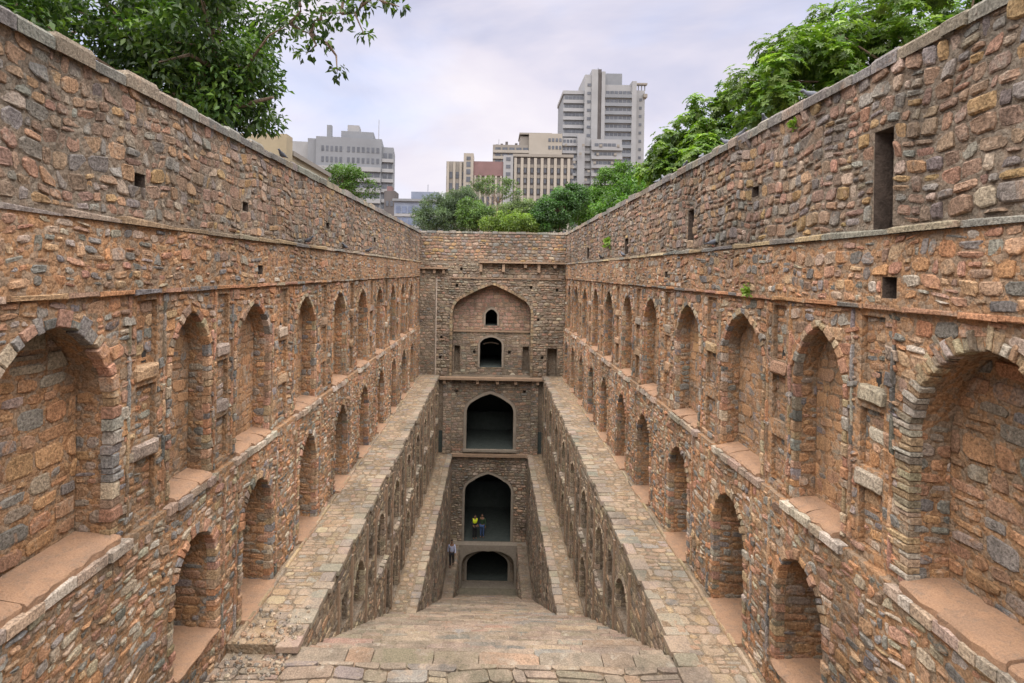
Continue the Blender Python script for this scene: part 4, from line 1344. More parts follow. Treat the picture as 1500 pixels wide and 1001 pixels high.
def tree(name, label, base, lobes, seed, leaf=0.14, aspect=0.38, clump=0.6, nclump=120, per=90, colors=((0.05, 0.11, 0.02),), whorl=0, trunk=0.25,
         extra=(), group=None, droop=0.3, cat="tree", fork=0.45, limbs=40, shell=0.55):
    """lobes: (centre, radii, share of the clumps)"""
    g_ = np.random.default_rng(seed)
    base = np.array(base, float)
    t = empty(name, base, label, cat, group)
    tot = sum(l[2] for l in lobes)
    cents, crad = [], []
    for c, r, sh in lobes:
        k_ = max(1, int(nclump * sh / tot))
        d = g_.normal(size=(k_, 3)); d /= np.linalg.norm(d, axis=1, keepdims=True)
        rad = g_.uniform(shell, 1.0, (k_, 1)) ** 0.8
        p = np.array(c) + d * rad * np.array(r)
        cents.append(p); crad.append(clump * g_.uniform(0.6, 1.35, k_))
    for c, r in extra:
        cents.append(np.array([c])); crad.append(np.array([r]))
    cents = np.concatenate(cents); crad = np.concatenate(crad)
    ctr = sum(np.array(l[0]) * l[2] for l in lobes) / tot
    # trunk and limbs
    mb = MB()
    f0 = base + (ctr - base) * fork
    f0[:2] += g_.normal(size=2) * .15
    mb.tube([base - [0, 0, .3], base + (f0 - base) * .5 + [g_.normal() * .1, g_.normal() * .1, 0], f0], [trunk * 1.25, trunk, trunk * .8], 9)
    tk = mb.build("trunk", M["bark"], t)
    order = g_.permutation(len(cents))[:limbs].tolist() + list(range(len(cents) - len(extra), len(cents)))
    mb = MB()
    mains = []
    for i in range(5):
        q = cents[g_.integers(len(cents))]
        e = f0 + (q - f0) * .55 + g_.normal(size=3) * .2
        mains.append(e)
        mb.tube([f0, (f0 + e) / 2 + g_.normal(size=3) * .15, e], [trunk * .6, trunk * .35, trunk * .1], 7)
    for i in dict.fromkeys(order):
        q = cents[i]
        m0 = min(mains, key=lambda e: np.linalg.norm(e - q))
        if i >= len(cents) - len(extra):
            cand = [cents[k_] for k_ in order if k_ != i and np.linalg.norm(cents[k_] - ctr) < np.linalg.norm(q - ctr) - .05]
            if cand:
                m0 = min(cand, key=lambda e: np.linalg.norm(e - q))
        mid = (m0 + q) / 2 + np.array([0, 0, .1 * np.linalg.norm(q - m0)]) + g_.normal(size=3) * .1
        if i >= len(cents) - len(extra):
            mb.tube([m0, mid, q], [trunk * .13, trunk * .07, trunk * .03], 5)
        else:
            mb.tube([m0, mid, q], [trunk * .22, trunk * .13, trunk * .04], 5)
    mb.build("limbs", M["bark"], tk)
    # leaves
    PP, DD, NN, LL, CC = [], [], [], [], []
    colors = np.array(colors)
    for c, r in zip(cents, crad):
        k_ = int(per * (r / clump) ** 2 * (1.0 if r > .33 * clump else 1.6)) + 5
        if whorl:
            k_ = max(2, k_ // whorl)
        d = g_.normal(size=(k_, 3)); d[:, 2] += .25; d /= np.linalg.norm(d, axis=1, keepdims=True)
        rr = r * g_.uniform(.45, 1.05, (k_, 1))
        p = c + d * rr * np.array([1, 1, .75])
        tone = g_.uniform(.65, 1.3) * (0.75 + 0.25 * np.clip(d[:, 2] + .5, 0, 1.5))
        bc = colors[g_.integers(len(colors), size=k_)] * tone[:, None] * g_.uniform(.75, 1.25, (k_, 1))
        if whorl:
            ax = d + np.array([0, 0, .9]); ax /= np.linalg.norm(ax, axis=1, keepdims=True)
            a1 = np.cross(ax, g_.normal(size=(k_, 3))); a1 /= np.linalg.norm(a1, axis=1, keepdims=True)
            a2 = np.cross(ax, a1)
            for j in range(whorl):
                th = 2 * math.pi * (j + g_.uniform(-.2, .2, (k_, 1))) / whorl
                dirn = a1 * np.cos(th) + a2 * np.sin(th) + ax * g_.uniform(-.15, .3, (k_, 1))
                PP.append(p); DD.append(dirn); NN.append(ax + g_.normal(size=(k_, 3)) * .15)
                LL.append(leaf * g_.uniform(.75, 1.2, k_)); CC.append(bc * g_.uniform(.85, 1.15, (k_, 1)))
        else:
            dirn = d * .6 + g_.normal(size=(k_, 3)) * .6 - np.array([0, 0, droop])
            PP.append(p); DD.append(dirn); NN.append(d + np.array([0, 0, .6]) + g_.normal(size=(k_, 3)) * .45)
            LL.append(leaf * g_.uniform(.65, 1.25, k_)); CC.append(bc)
    PP, DD, NN, LL, CC = (np.concatenate(q) for q in (PP, DD, NN, LL, CC))
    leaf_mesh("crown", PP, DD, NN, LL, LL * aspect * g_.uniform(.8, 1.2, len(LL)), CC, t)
    return t
def at(px, py, Y):
    """where a line of sight meets the depth Y"""
    s_ = 0.01746
    u, v = (px - 722) + (py - 398) * s_, (py - 398) - (px - 722) * s_
    return (u * Y / FOC, Y, -v * Y / FOC)
GZ = 0.62
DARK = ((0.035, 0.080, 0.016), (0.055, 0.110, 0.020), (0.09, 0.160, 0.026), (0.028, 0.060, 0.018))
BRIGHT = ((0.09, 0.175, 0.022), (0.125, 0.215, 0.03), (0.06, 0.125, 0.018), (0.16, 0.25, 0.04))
# dark leafy tree over the left wall, its boughs reaching out over the well
ex = [(at(*p), r) for p, r in [((440, 10, 11.5), .40), ((470, 30, 11.5), .34), ((500, 20, 11.5), .40), ((455, 50, 11.6), .26), ((530, 8, 11.4), .30), ((565, 5, 11.3), .22),
      ((585, 10, 11.2), .14), ((478, 62, 11.5), .13), ((448, 80, 11.5), .17), ((494, 105, 11.4), .19), ((533, 50, 11.3), .17), ((425, 35, 11.6), .30), ((510, -25, 11.5), .5), ((450, -30, 11.5), .6), ((570, -30, 11.4), .35)]]
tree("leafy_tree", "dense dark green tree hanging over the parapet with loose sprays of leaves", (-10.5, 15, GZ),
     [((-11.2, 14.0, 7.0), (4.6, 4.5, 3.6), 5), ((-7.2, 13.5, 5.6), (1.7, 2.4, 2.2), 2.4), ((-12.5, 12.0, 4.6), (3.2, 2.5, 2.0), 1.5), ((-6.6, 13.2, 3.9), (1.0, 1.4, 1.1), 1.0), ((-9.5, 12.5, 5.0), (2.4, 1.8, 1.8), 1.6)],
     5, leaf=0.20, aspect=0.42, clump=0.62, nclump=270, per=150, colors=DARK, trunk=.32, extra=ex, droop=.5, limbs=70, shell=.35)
# bright green trees behind the right wall
tree("leafy_tree", "large bright green tree with whorled leaves above the tall slot", (13, 17, GZ),
     [((12.2, 16, 6.4), (4.0, 3.6, 2.9), 5), ((9.0, 15.5, 5.2), (2.2, 2.0, 2.0), 2.6), ((16, 14, 7), (4, 3, 3), 3), ((11, 13.5, 4.2), (2.4, 1.6, 1.3), 1.4)],
     6, leaf=0.145, aspect=.40, clump=.55, nclump=420, per=300, colors=BRIGHT, whorl=7, trunk=.3, shell=.4)
tree("leafy_tree", "middling bright green tree beyond the large one, over the parapet", (11.0, 26, GZ),
     [((11.2, 25.5, 6.4), (3.0, 2.4, 2.5), 4), ((8.7, 26, 5.3), (1.8, 1.8, 1.6), 2.4), ((10, 23.5, 4.5), (2.2, 1.6, 1.5), 1.8)],
     7, leaf=0.20, aspect=.42, clump=.55, nclump=230, per=230, colors=BRIGHT, whorl=7, trunk=.22, shell=.4)
tree("leafy_tree", "rounded green tree beside the cream office block's base", (10.6, 36, GZ),
     [((10.4, 35, 5.6), (2.1, 2.2, 2.3), 3), ((8.3, 36, 4.4), (1.5, 1.6, 1.2), 2), ((9, 32, 4), (1.6, 1.5, 1.1), 1.5)],
     8, leaf=0.24, aspect=.42, clump=.6, nclump=130, per=130, colors=((0.045, 0.12, 0.018), (0.07, 0.16, 0.025), (0.1, 0.2, 0.03)), trunk=.2)
# trees behind the end wall
tree("leafy_tree", "grey green feathery tree standing behind the end wall", at(655, 345, 62)[:2] + (GZ,),
     [(at(640, 312, 62), (2.6, 2.2, 2.2), 2), (at(668, 298, 62), (2.3, 2.2, 2.0), 2), (at(655, 325, 61), (3.4, 2, 1.5), 1.5)],
     21, leaf=0.30, aspect=.22, clump=.7, nclump=150, per=150, colors=((0.085, 0.13, 0.075), (0.10, 0.15, 0.085), (0.065, 0.105, 0.06)), trunk=.2, group="trees behind the end wall")
tree("leafy_tree", "open crowned tree with a forked bare trunk before the cream office block", at(724, 345, 75)[:2] + (GZ,),
     [(at(725, 272, 75), (2.9, 2.2, 1.1), 3), (at(705, 280, 75), (1.4, 1.2, .8), 1), (at(748, 283, 75), (1.2, 1.2, .9), 1)],
     22, leaf=0.34, aspect=.4, clump=.7, nclump=34, per=55, colors=((0.07, 0.12, 0.04), (0.09, 0.15, 0.05)), trunk=.24, fork=.5, limbs=14, group="trees behind the end wall")
tree("bush", "low yellow green bush just behind the end wall", at(755, 345, 52)[:2] + (GZ,),
     [(at(752, 328, 52), (2.0, 1.5, 1.0), 3), (at(722, 332, 52), (1.0, 1.2, .7), 1), (at(780, 330, 53), (.9, 1.0, .8), 1)],
     23, leaf=0.22, aspect=.4, clump=.5, nclump=90, per=120, colors=((0.115, 0.185, 0.03), (0.15, 0.225, 0.035), (0.08, 0.14, 0.03)), trunk=.1, group="trees behind the end wall", cat="bush")
tree("leafy_tree", "muted green tree between the feathery tree and the yellow bush", at(700, 345, 58)[:2] + (GZ,),
     [(at(700, 318, 58), (1.9, 1.6, 1.5), 3), (at(690, 305, 59), (1.3, 1.2, 1.0), 1)],
     24, leaf=0.25, aspect=.4, clump=.55, nclump=90, per=120, colors=((0.075, 0.14, 0.035), (0.10, 0.17, 0.04), (0.06, 0.11, 0.04)), trunk=.15, group="trees behind the end wall")
tree("leafy_tree", "dense deep green tree where the end wall meets the side parapet", at(818, 345, 54)[:2] + (GZ,),
     [(at(815, 308, 54), (2.1, 1.8, 1.9), 3), (at(838, 290, 55), (1.6, 1.5, 1.3), 1.5), (at(795, 322, 53), (1.2, 1.2, 1.1), 1)],
     25, leaf=0.26, aspect=.42, clump=.55, nclump=140, per=140, colors=((0.045, 0.115, 0.03), (0.065, 0.145, 0.035), (0.04, 0.09, 0.03)), trunk=.2, group="trees behind the end wall")
tree("leafy_tree", "light green tree behind the parapet corner, under the tower", at(880, 330, 60)[:2] + (GZ,),
     [(at(872, 296, 60), (2.3, 2, 1.6), 2), (at(905, 268, 60), (2.4, 2, 2.2), 2), (at(850, 312, 58), (1.5, 1.5, 1.2), 1)],
     26, leaf=0.28, aspect=.4, clump=.6, nclump=150, per=130, colors=((0.07, 0.17, 0.025), (0.10, 0.2, 0.03), (0.06, 0.13, 0.02)), trunk=.2, group="trees behind the end wall")
tree("leafy_tree", "pale hazy green tree low between the yellow bush and cream piers", at(770, 345, 80)[:2] + (GZ,),
     [(at(770, 312, 80), (4.5, 2, 1.5), 3)],
     27, leaf=0.32, aspect=.4, clump=.8, nclump=120, per=130, colors=((0.10, 0.15, 0.06), (0.12, 0.17, 0.07)), trunk=.2, group="trees behind the end wall")
tree("leafy_tree", "small round green tree beside the low beige house", at(515, 300, 36)[:2] + (GZ,),
     [(at(508, 262, 36), (1.2, 1.2, .9), 2), (at(528, 277, 36), (.9, 1, .7), 1), (at(498, 256, 36.5), (.8, .8, .6), 1)],
     28, leaf=0.2, aspect=.42, clump=.42, nclump=50, per=70, colors=((0.06, 0.13, 0.025), (0.09, 0.17, 0.035), (0.05, 0.1, 0.02)), trunk=.12)
for i, (px, py, lab) in enumerate([(1097, 425, "small green weed rooted in the string course by the slot"), (1165, 182, "small green weed growing from the parapet face near its top"), (893, 352, "tiny weed on the parapet above the far end cornice")]):
    u = (px - 722) + (py - 398) * .01746
    xw = (XB if i == 0 else XW) - .03
    b_ = np.array(at(px, py + 5, FOC * xw / u))
    b_[0] = xw
    t = empty("weed", b_, lab, "weed", "weeds growing from the walls")
    g_ = np.random.default_rng(90 + i)
    k_ = 46
    sc_ = b_[1] / 11
    d = g_.normal(size=(k_, 3)) * [.6, 1, .8] + [-.6, 0, .5]
    Pn = b_ + g_.normal(size=(k_, 3)) * [.03, .05, .05] * sc_ + [-.03, 0, .03]
    cc = np.array([(0.16, 0.27, 0.03), (0.12, 0.22, 0.03), (0.2, 0.3, 0.05)])[g_.integers(3, size=k_)]
    leaf_mesh("foliage", Pn, d, g_.normal(size=(k_, 3)) + [-.5, 0, .5], np.full(k_, .11) * g_.uniform(.6, 1.3, k_) * sc_, np.full(k_, .05) * sc_, cc, t)

# ------------------------------------------------------------------ buildings
M["conc"] = plain("grey_concrete", (0.162, 0.174, 0.193), 0.9, 0.10, 0.15)
M["conc2"] = plain("pale_concrete", (0.227, 0.233, 0.244), 0.9, 0.10, 0.15)
M["beige"] = plain("beige_render", (0.196, 0.182, 0.164), 0.9, 0.10, 0.15)
M["cream"] = plain("cream_render", (0.265, 0.245, 0.215), 0.9, 0.10, 0.15)
M["yellow"] = plain("yellow_render", (0.266, 0.227, 0.158), 0.9, 0.15, 0.8)
M["redbrown"] = plain("red_cladding", (0.147, 0.091, 0.091), 0.8, 0.12, 0.3)
M["glassd"] = plain("dark_window", (0.080, 0.088, 0.104), 0.25, 0.3, 0.4, 0.5)
M["glassb"] = plain("blue_window", (0.112, 0.140, 0.210), 0.25, 0.3, 0.4, 0.5)
M["shadef"] = plain("grey_infill", (0.091, 0.084, 0.084), 0.9, 0.2, 0.3)
M["bluegrey"] = plain("blue_grey_cladding", (0.161, 0.189, 0.252), 0.8, 0.15, 0.4)
class Bld:
    """a building drawn in its own axes: x along the front, y into it, z up; placed and turned about its front left corner"""
    def __init__(s, name, label, x, y, rot=0.0, z=GZ):
        s.o = empty(name, (x, y, z), label, "building")
        s.c, s.s_ = math.cos(R(rot)), math.sin(R(rot))
        s.b = np.array((x, y, z))
    def box(s, name, x0, x1, y0, y1, z0, z1, mat, parent=None):
        V, F = boxvf(x0, x1, y0, y1, z0, z1)
        V = np.array(V)
        W = np.stack([V[:, 0] * s.c - V[:, 1] * s.s_, V[:, 0] * s.s_ + V[:, 1] * s.c, V[:, 2]], 1) + s.b
        return add(name, W, F, mat, parent or s.o)
    def row(s, x0, x1, y, z0, z1, n, mat, fill=0.6, depth=.12, name="window"):
        st_ = (x1 - x0) / n
        for i in range(n):
            a = x0 + st_ * (i + (1 - fill) / 2)
            s.box(name, a, a + st_ * fill, y - depth, y + .05, z0, z1, mat)
    def siderow(s, x, y0, y1, z0, z1, n, mat, fill=.6, depth=.12, sign=1):
        st_ = (y1 - y0) / n
        for i in range(n):
            a = y0 + st_ * (i + (1 - fill) / 2)
            s.box("window", min(x, x + sign * depth), max(x, x + sign * depth), a, a + st_ * fill, z0, z1, mat)
# grey faceted office block on the left
b = Bld("office_block", "grey faceted office block with two rows of small dark windows near its roof", -61.0, 186, 8)
b.box("wall", 0, 22, 0, 16, 0, 44.5, M["conc"])
b.box("wall", -9, 0, 5, 18, 0, 43.5, M["conc2"])
b.box("wall", -3.0, 0.0, 1.5, 5.0, 0, 44.0, M["conc"])
b.box("wall", 22, 26, 1.0, 14, 0, 42.0, M["conc"])
b.box("roof_house", 8, 19, 2, 12, 44.5, 47.2, M["conc"])
b.box("roof_house", 10, 14, 3, 9, 47.2, 49.6, M["conc2"])
b.box("water_tank", 3.2, 4.8, 2, 4, 44.5, 49.0, M["conc"])
b.box("mast", 20.6, 20.8, 3, 3.2, 44.5, 52, M["conc2"])
for z in (39.6, 35.9):
    b.row(1.5, 9.0, 0, z, z + 1.8, 5, M["glassd"], .55)
    b.row(10.0, 21.5, 0, z, z + 1.8, 7, M["glassd"], .55)
for k_, z in enumerate((33.0, 29.4, 25.8, 22.2, 18.6, 15.0)):
    b.box("spandrel", 0.2, 21.8, -.9, 0, z, z + 1.5, M["conc2"])
    b.row(.5, 21.5, 0, z - 1.7, z - .2, 10, M["glassd"], .8)
for k_ in range(9):
    z = 38.2 - k_ * 3.5
    b.row(22.3, 25.8, 1.0, z, z + 1.7, 2, M["glassd"], .7)
    b.box("spandrel", 22.05, 26.1, .3, 1.0, z - 1.5, z - .3, M["conc2"])
for k_ in range(5):
    b.box("roof_tank", 1.2 + k_ * 1.3 + (k_ % 2) * .4, 2.0 + k_ * 1.3 + (k_ % 2) * .4, 5, 6, 44.5, 45.4 + .3 * (k_ % 3), M["shadef"])
for k_ in range(14):
    b.box("air_conditioner", 1.2 + (k_ * 7 % 20), 2.0 + (k_ * 7 % 20), -1.2, -.9, 16.2 + 3.6 * (k_ % 5), 16.9 + 3.6 * (k_ % 5), M["beige"])
# low blue grey block further right
b = Bld("office_block", "low blue grey glazed block past the grey office block", at(577, 330, 140)[0], 140, 0)
b.box("wall", 0, 14.5, 0, 12, 0, 17.6, M["bluegrey"])
b.box("roof_house", 4, 11, 2, 10, 17.6, 19.8, M["bluegrey"])
b.box("roof_slab", -.4, 15, -.6, 12.2, 17.0, 17.6, M["conc"])
b.box("mast", 8, 8.15, 4, 4.15, 19.8, 22, M["conc"])
for z in (14.0, 11.0, 8.2):
    b.row(.3, 14.2, 0, z, z + 1.7, 9, M["glassb"], .72)
    b.box("spandrel", 0.1, 14.4, -.3, 0, z - .9, z - .2, M["conc2"])
b = Bld("stair_tower", "slim brown grey tower between the grey office block and blue block", at(562, 330, 160)[0], 160, 0)
b.box("wall", 0, 3.2, 0, 6, 0, 22.5, M["shadef"])
b.box("roof_house", .6, 2.0, 1, 4, 22.5, 24.0, M["redbrown"])
b.row(.3, 2.9, 0, 18, 19.5, 2, M["glassd"], .6)
# cream block with vertical piers
b = Bld("office_block", "cream office block with tall vertical piers and a red brown upper storey", at(652, 330, 168)[0], 168, 0)
def bz(py, Y=168):
    return at(740, py, Y)[2] - GZ
b.box("wall", 0, 9.0, 1, 14, 0, bz(237), M["beige"])
for i in range(5):
    b.box("pier", .2 + i * 1.95, .9 + i * 1.95, .4, 1, 0, bz(238), M["cream"])
    for z in (14, 17.5, 21, 24.5, 28):
        b.box("window", 1.0 + i * 1.95, 1.9 + i * 1.95, .85, 1.05, z, z + 2.0, M["glassd"])
b.box("wall", 5.4, 8.4, -.4, 6, 0, bz(226), M["cream"])
b.row(6.0, 7.8, -.4, bz(236), bz(231), 1, M["glassd"], .7)
for z in (bz(246), bz(257), bz(268), bz(280)):
    b.row(6.0, 7.8, -.4, z, z + 1.6, 1, M["glassd"], .7)
b.box("upper_storey", 8.4, 18.0, .2, 12, bz(258), bz(237), M["redbrown"])
b.box("wall", 8.4, 18.0, .6, 12, 0, bz(258), M["beige"])
for i in range(6):
    b.box("pier", 8.7 + i * 1.6, 9.3 + i * 1.6, 0, .6, 0, bz(258), M["cream"])
    for z in (12, 16, 20, 24):
        b.box("window", 9.5 + i * 1.6, 10.1 + i * 1.6, .45, .65, z, z + 2.4, M["glassd"])
b.box("wall", 17.6, 20.6, -.4, 8, 0, bz(228), M["conc2"])
for py in (236, 247, 258, 270):
    b.row(18.2, 20.0, -.4, bz(py), bz(py - 5), 1, M["glassd"], .75)
b.box("wall", 20.6, 39.0, .8, 12, 0, bz(229), M["shadef"])
b.box("parapet", 20.5, 39.2, .2, 12.2, bz(229), bz(225), M["beige"])
for i in range(9):
    b.box("pier", 20.9 + i * 2.05, 21.75 + i * 2.05, 0, .8, 0, bz(231), M["cream"])
    for k_ in range(8):
        z = bz(240) - k_ * 3.2
        b.box("spandrel", 21.8 + i * 2.05, 22.9 + i * 2.05, .5, .8, z - 1.0, z, M["beige"])
        b.box("window", 22.0 + i * 2.05, 22.7 + i * 2.05, .6, .82, z - 2.6, z - 1.1, M["glassd"])
# beige stepped block behind it
b = Bld("office_block", "beige stepped block with a flat penthouse roof behind the cream piers", at(720, 330, 190)[0], 190, 0)
def cz(py):
    return at(780, py, 190)[2] - GZ
b.box("wall", 0, 18, 0, 14, 0, cz(213), M["beige"])
for py in (218, 227, 236):
    b.row(.6, 17.5, 0, cz(py + 3), cz(py - 1), 7, M["glassd"], .75)
    b.box("spandrel", 0.1, 18, -.5, 0, cz(py + 7), cz(py + 3), M["cream"])
b.box("wall", 12.5, 24, -.6, 14, 0, cz(196), M["cream"])
b.box("penthouse", 9.5, 23, 1, 10, cz(213), cz(199), M["beige"])
b.box("roof_slab", 9.2, 20.5, .2, 11, cz(197), cz(194.5), M["beige"])
b.box("mast", 2.0, 2.15, 2, 2.15, cz(213), cz(203), M["conc"])
for py in (205, 216):
    b.row(19, 24, -.6, cz(py + 3), cz(py - 2), 4, M["glassd"], .65)
b.box("wall", 24, 34, .4, 14, 0, cz(201), M["conc2"])
for py in (206, 217, 228, 239, 250, 261):
    b.row(24.4, 29, .4, cz(py + 2.5), cz(py - 2.5), 4, M["glassd"], .7)
    b.box("spandrel", 24.1, 33.9, -.3, .4, cz(py + 7), cz(py + 3), M["conc2"])
b.box("fin", 29.3, 31.8, -1.2, .4, 0, cz(196), M["conc2"])
b.box("wall", 34, 44.5, -1.5, 12, 0, cz(204), M["conc2"])
for py in (212, 225, 238, 250, 262, 274):
    b.row(35, 42.5, -1.5, cz(py + 2.5), cz(py - 2), 5, M["glassd"], .85)
    b.box("spandrel", 34.0, 44.6, -2.3, -1.5, cz(py + 8.5), cz(py + 3.5), M["conc2"])
for k_ in range(6):
    b.box("roof_tank", 1 + k_ * 1.7, 1.9 + k_ * 1.7, 3 + k_ % 2, 5, cz(213), cz(213) + .8 + .5 * (k_ % 3), M["shadef"])
for k_ in range(16):
    b.box("air_conditioner", 24.6 + (k_ * 5 % 19), 25.5 + (k_ * 5 % 19), -2.6, -2.3, cz(214 + 12.5 * (k_ % 5)) - .4, cz(214 + 12.5 * (k_ % 5)) + .4, M["beige"])
# tower
b = Bld("office_tower", "tall grey concrete tower with banded floors and a stepped top", at(823, 330, 215)[0], 215, 0)
def tz(py):
    return at(880, py, 215)[2] - GZ
b.box("wall", 0, 9.6, 1, 20, 0, tz(135), M["conc"])
b.box("roof_parapet", -.4, 9.6, .5, 20, tz(138), tz(133), M["conc2"])
b.box("core", 8.0, 13.2, -.8, 16, 0, tz(111), M["conc2"])
b.box("core", 10.6, 13.0, -1.4, 12, 0, tz(104), M["conc2"])
b.box("shaft", 13.2, 14.6, -.2, 12, 0, tz(102), M["shadef"])
b.box("mast", 13.5, 13.7, 2, 2.2, tz(102), tz(97), M["conc"])
b.box("core", 14.6, 16.0, -.8, 12, 0, tz(106), M["conc2"])
b.box("wall", 16.0, 27.6, .2, 20, 0, tz(124), M["conc2"])
b.box("roof_house", 15.8, 23.2, 2, 12, tz(124), tz(105), M["conc"])
b.box("wall", 27.6, 32.6, 3, 22, 0, tz(128), M["conc2"])
b.box("wall", 26.6, 28.4, -.6, 4, 0, tz(119), M["conc2"])
for i in range(4):
    b.box("crown_post", 28.6 + i * 1.25, 29.0 + i * 1.25, 3.0, 3.4, tz(128), tz(120), M["conc"])
b.box("crown_beam", 27.4, 33.4, 2.4, 4.2, tz(120), tz(117.5), M["beige"])
b.box("balcony", 31.8, 33.4, 2.0, 5, tz(139), tz(134), M["beige"])
for k_ in range(12):
    py = 143 + k_ * 12.3
    b.row(.4, 7.8, 1, tz(py + 2.5), tz(py - 2), 5, M["glassd"], .85)
    b.box("spandrel", -.2, 8.0, .3, 1, tz(py + 8.5), tz(py + 3.5), M["conc2"])
    b.box("window", 9.0, 10.4, -.95, -.75, tz(py + 1 - 16), tz(py - 3 - 16), M["glassd"])
    b.row(16.4, 26.4, .2, tz(py + 2.5 - 8), tz(py - 2 - 8), 6, M["glassd"], .85)
    b.box("spandrel", 16.02, 26.58, -.6, .2, tz(py + 8.5 - 8), tz(py + 3.5 - 8), M["conc"])
    b.box("window", 30.4, 31.4, 2.85, 3.05, tz(py + 1), tz(py - 3), M["glassd"])
# low beige house beside the well
b = Bld("low_house", "low beige house with a sloping lean-to beside the stepwell", -14.0, 24.2, 0)
b.box("wall", 0, 5.0, 0, 5.4, 0, 4.35, M["yellow"])
b.box("roof_slab", -.1, 5.12, -.1, 5.5, 4.35, 4.55, M["beige"])
b.box("gate_pillar", 4.0, 5.1, -.9, -.2, 0, 5.1, M["yellow"])
b.box("lintel", 1.5, 4.0, -.85, -.25, 4.5, 5.1, M["yellow"])
b.box("gate_pillar", .6, 1.5, -.9, -.2, 0, 5.1, M["yellow"])
b.box("window", 4.98, 5.03, 1.0, 2.2, 1.6, 2.8, M["glassd"])

# ------------------------------------------------------------------ pigeons
def pigeon_mesh():
    sec = [(-.17, .052, .012, .006), (-.12, .058, .022, .010), (-.06, .066, .038, .032), (0, .075, .052, .050), (.05, .088, .048, .048), (.085, .115, .030, .032), (.105, .140, .024, .026), (.125, .158, .022, .024), (.145, .158, .015, .016), (.165, .153, .006, .005), (.185, .150, .002, .002)]
    V, F = [], []
    n = 8
    for y, z, rx, rz in sec:
        for k_ in range(n):
            a = 2 * math.pi * k_ / n
            V.append((rx * math.cos(a), y, z + rz * math.sin(a)))
    for i in range(len(sec) - 1):
        for k_ in range(n):
            k2 = (k_ + 1) % n
            F.append((i * n + k_, i * n + k2, (i + 1) * n + k2, (i + 1) * n + k_))
    F.append(tuple(range(n))[::-1]); F.append(tuple(range((len(sec) - 1) * n, len(sec) * n)))
    return V, F
pm = plain("pigeon_feathers", (0.09, 0.10, 0.12), 0.7, 0.4, 30)
lm = plain("pigeon_legs", (0.35, 0.12, 0.10), 0.7)
V, F = pigeon_mesh()
pig_me = make_mesh("pigeon_body", V, F, pm, smooth=True)
lv = MB()
lv.tube([(-.02, .01, .04), (-.02, .012, 0.0), (-.02, .04, 0.002)], .004, 4)
lv.tube([(.02, .01, .04), (.02, .012, 0.0), (.02, .04, 0.002)], .004, 4)
leg_me = make_mesh("pigeon_legs", lv.V, lv.F, lm)
wing = MB()
for s_ in (-1, 1):
    wing.poly([(s_ * .045, .06, .09), (s_ * .058, .0, .085), (s_ * .030, -.13, .062), (s_ * .050, -.02, .055), (s_ * .04, .05, .06)], [(0, 1, 3, 4), (1, 2, 3)] if s_ > 0 else [(4, 3, 1, 0), (3, 2, 1)])
rng = random.Random(9)
def pigeon(x, y, z, label, group, rot=None, sc_=1.25):
    o = bpy.data.objects.new("pigeon", pig_me); col.objects.link(o)
    o.location = (x, y, z); o.rotation_euler = (0, 0, rng.uniform(0, 6.28) if rot is None else rot)
    o.scale = (sc_,) * 3
    tag(o, label, "pigeon", group)
    l = bpy.data.objects.new("legs", leg_me); col.objects.link(l); l.parent = o
def wall_y(px, X):
    return X * FOC / abs(px - 722)
pigeon(-XW - .1, 13.7, 2.62 + .16 * 13.7 / D + .06, "pigeon alone on the parapet before the low beige house", "pigeons on the walls")
for px, wh in ((1118, "lower"), (1187, "higher")):
    y = wall_y(px, XW + .15)
    pigeon(XW + .15, y, 2.97 - .17 * y / D + .06, wh + " of two pigeons on the parapet under the large bright green tree", "pigeons on the parapet under the bright tree")
for px, wh in ((960, "first"), (970, "second"), (1000, "third"), (1024, "fourth"), (1062, "fifth"), (1080, "sixth")):
    y = wall_y(px, XW + .12)
    pigeon(XW + .12, y, 2.97 - .17 * y / D + .06, "pigeon in the row along the parapet, " + wh + " counted from the tower", "pigeons in a row on the parapet")
for px, wh in ((1043, "nearest to the tall slot"), (912, "middle of three"), (880, "nearest to the end wall")):
    y = wall_y(px, XW - .08)
    pigeon(XW - .08, y, Z_COR + .06, "pigeon perched on the cornice below the wall slots, " + wh, "pigeons on the slotted wall's cornice")
for px, wh in ((450, "farthest from the end wall"), (505, "middle of three"), (538, "nearest to the end wall")):
    y = wall_y(px, XW - .08)
    pigeon(-XW + .08, y, Z_COR + .06, "pigeon on the cornice across from the slotted wall, " + wh, "pigeons on the plain wall's cornice")

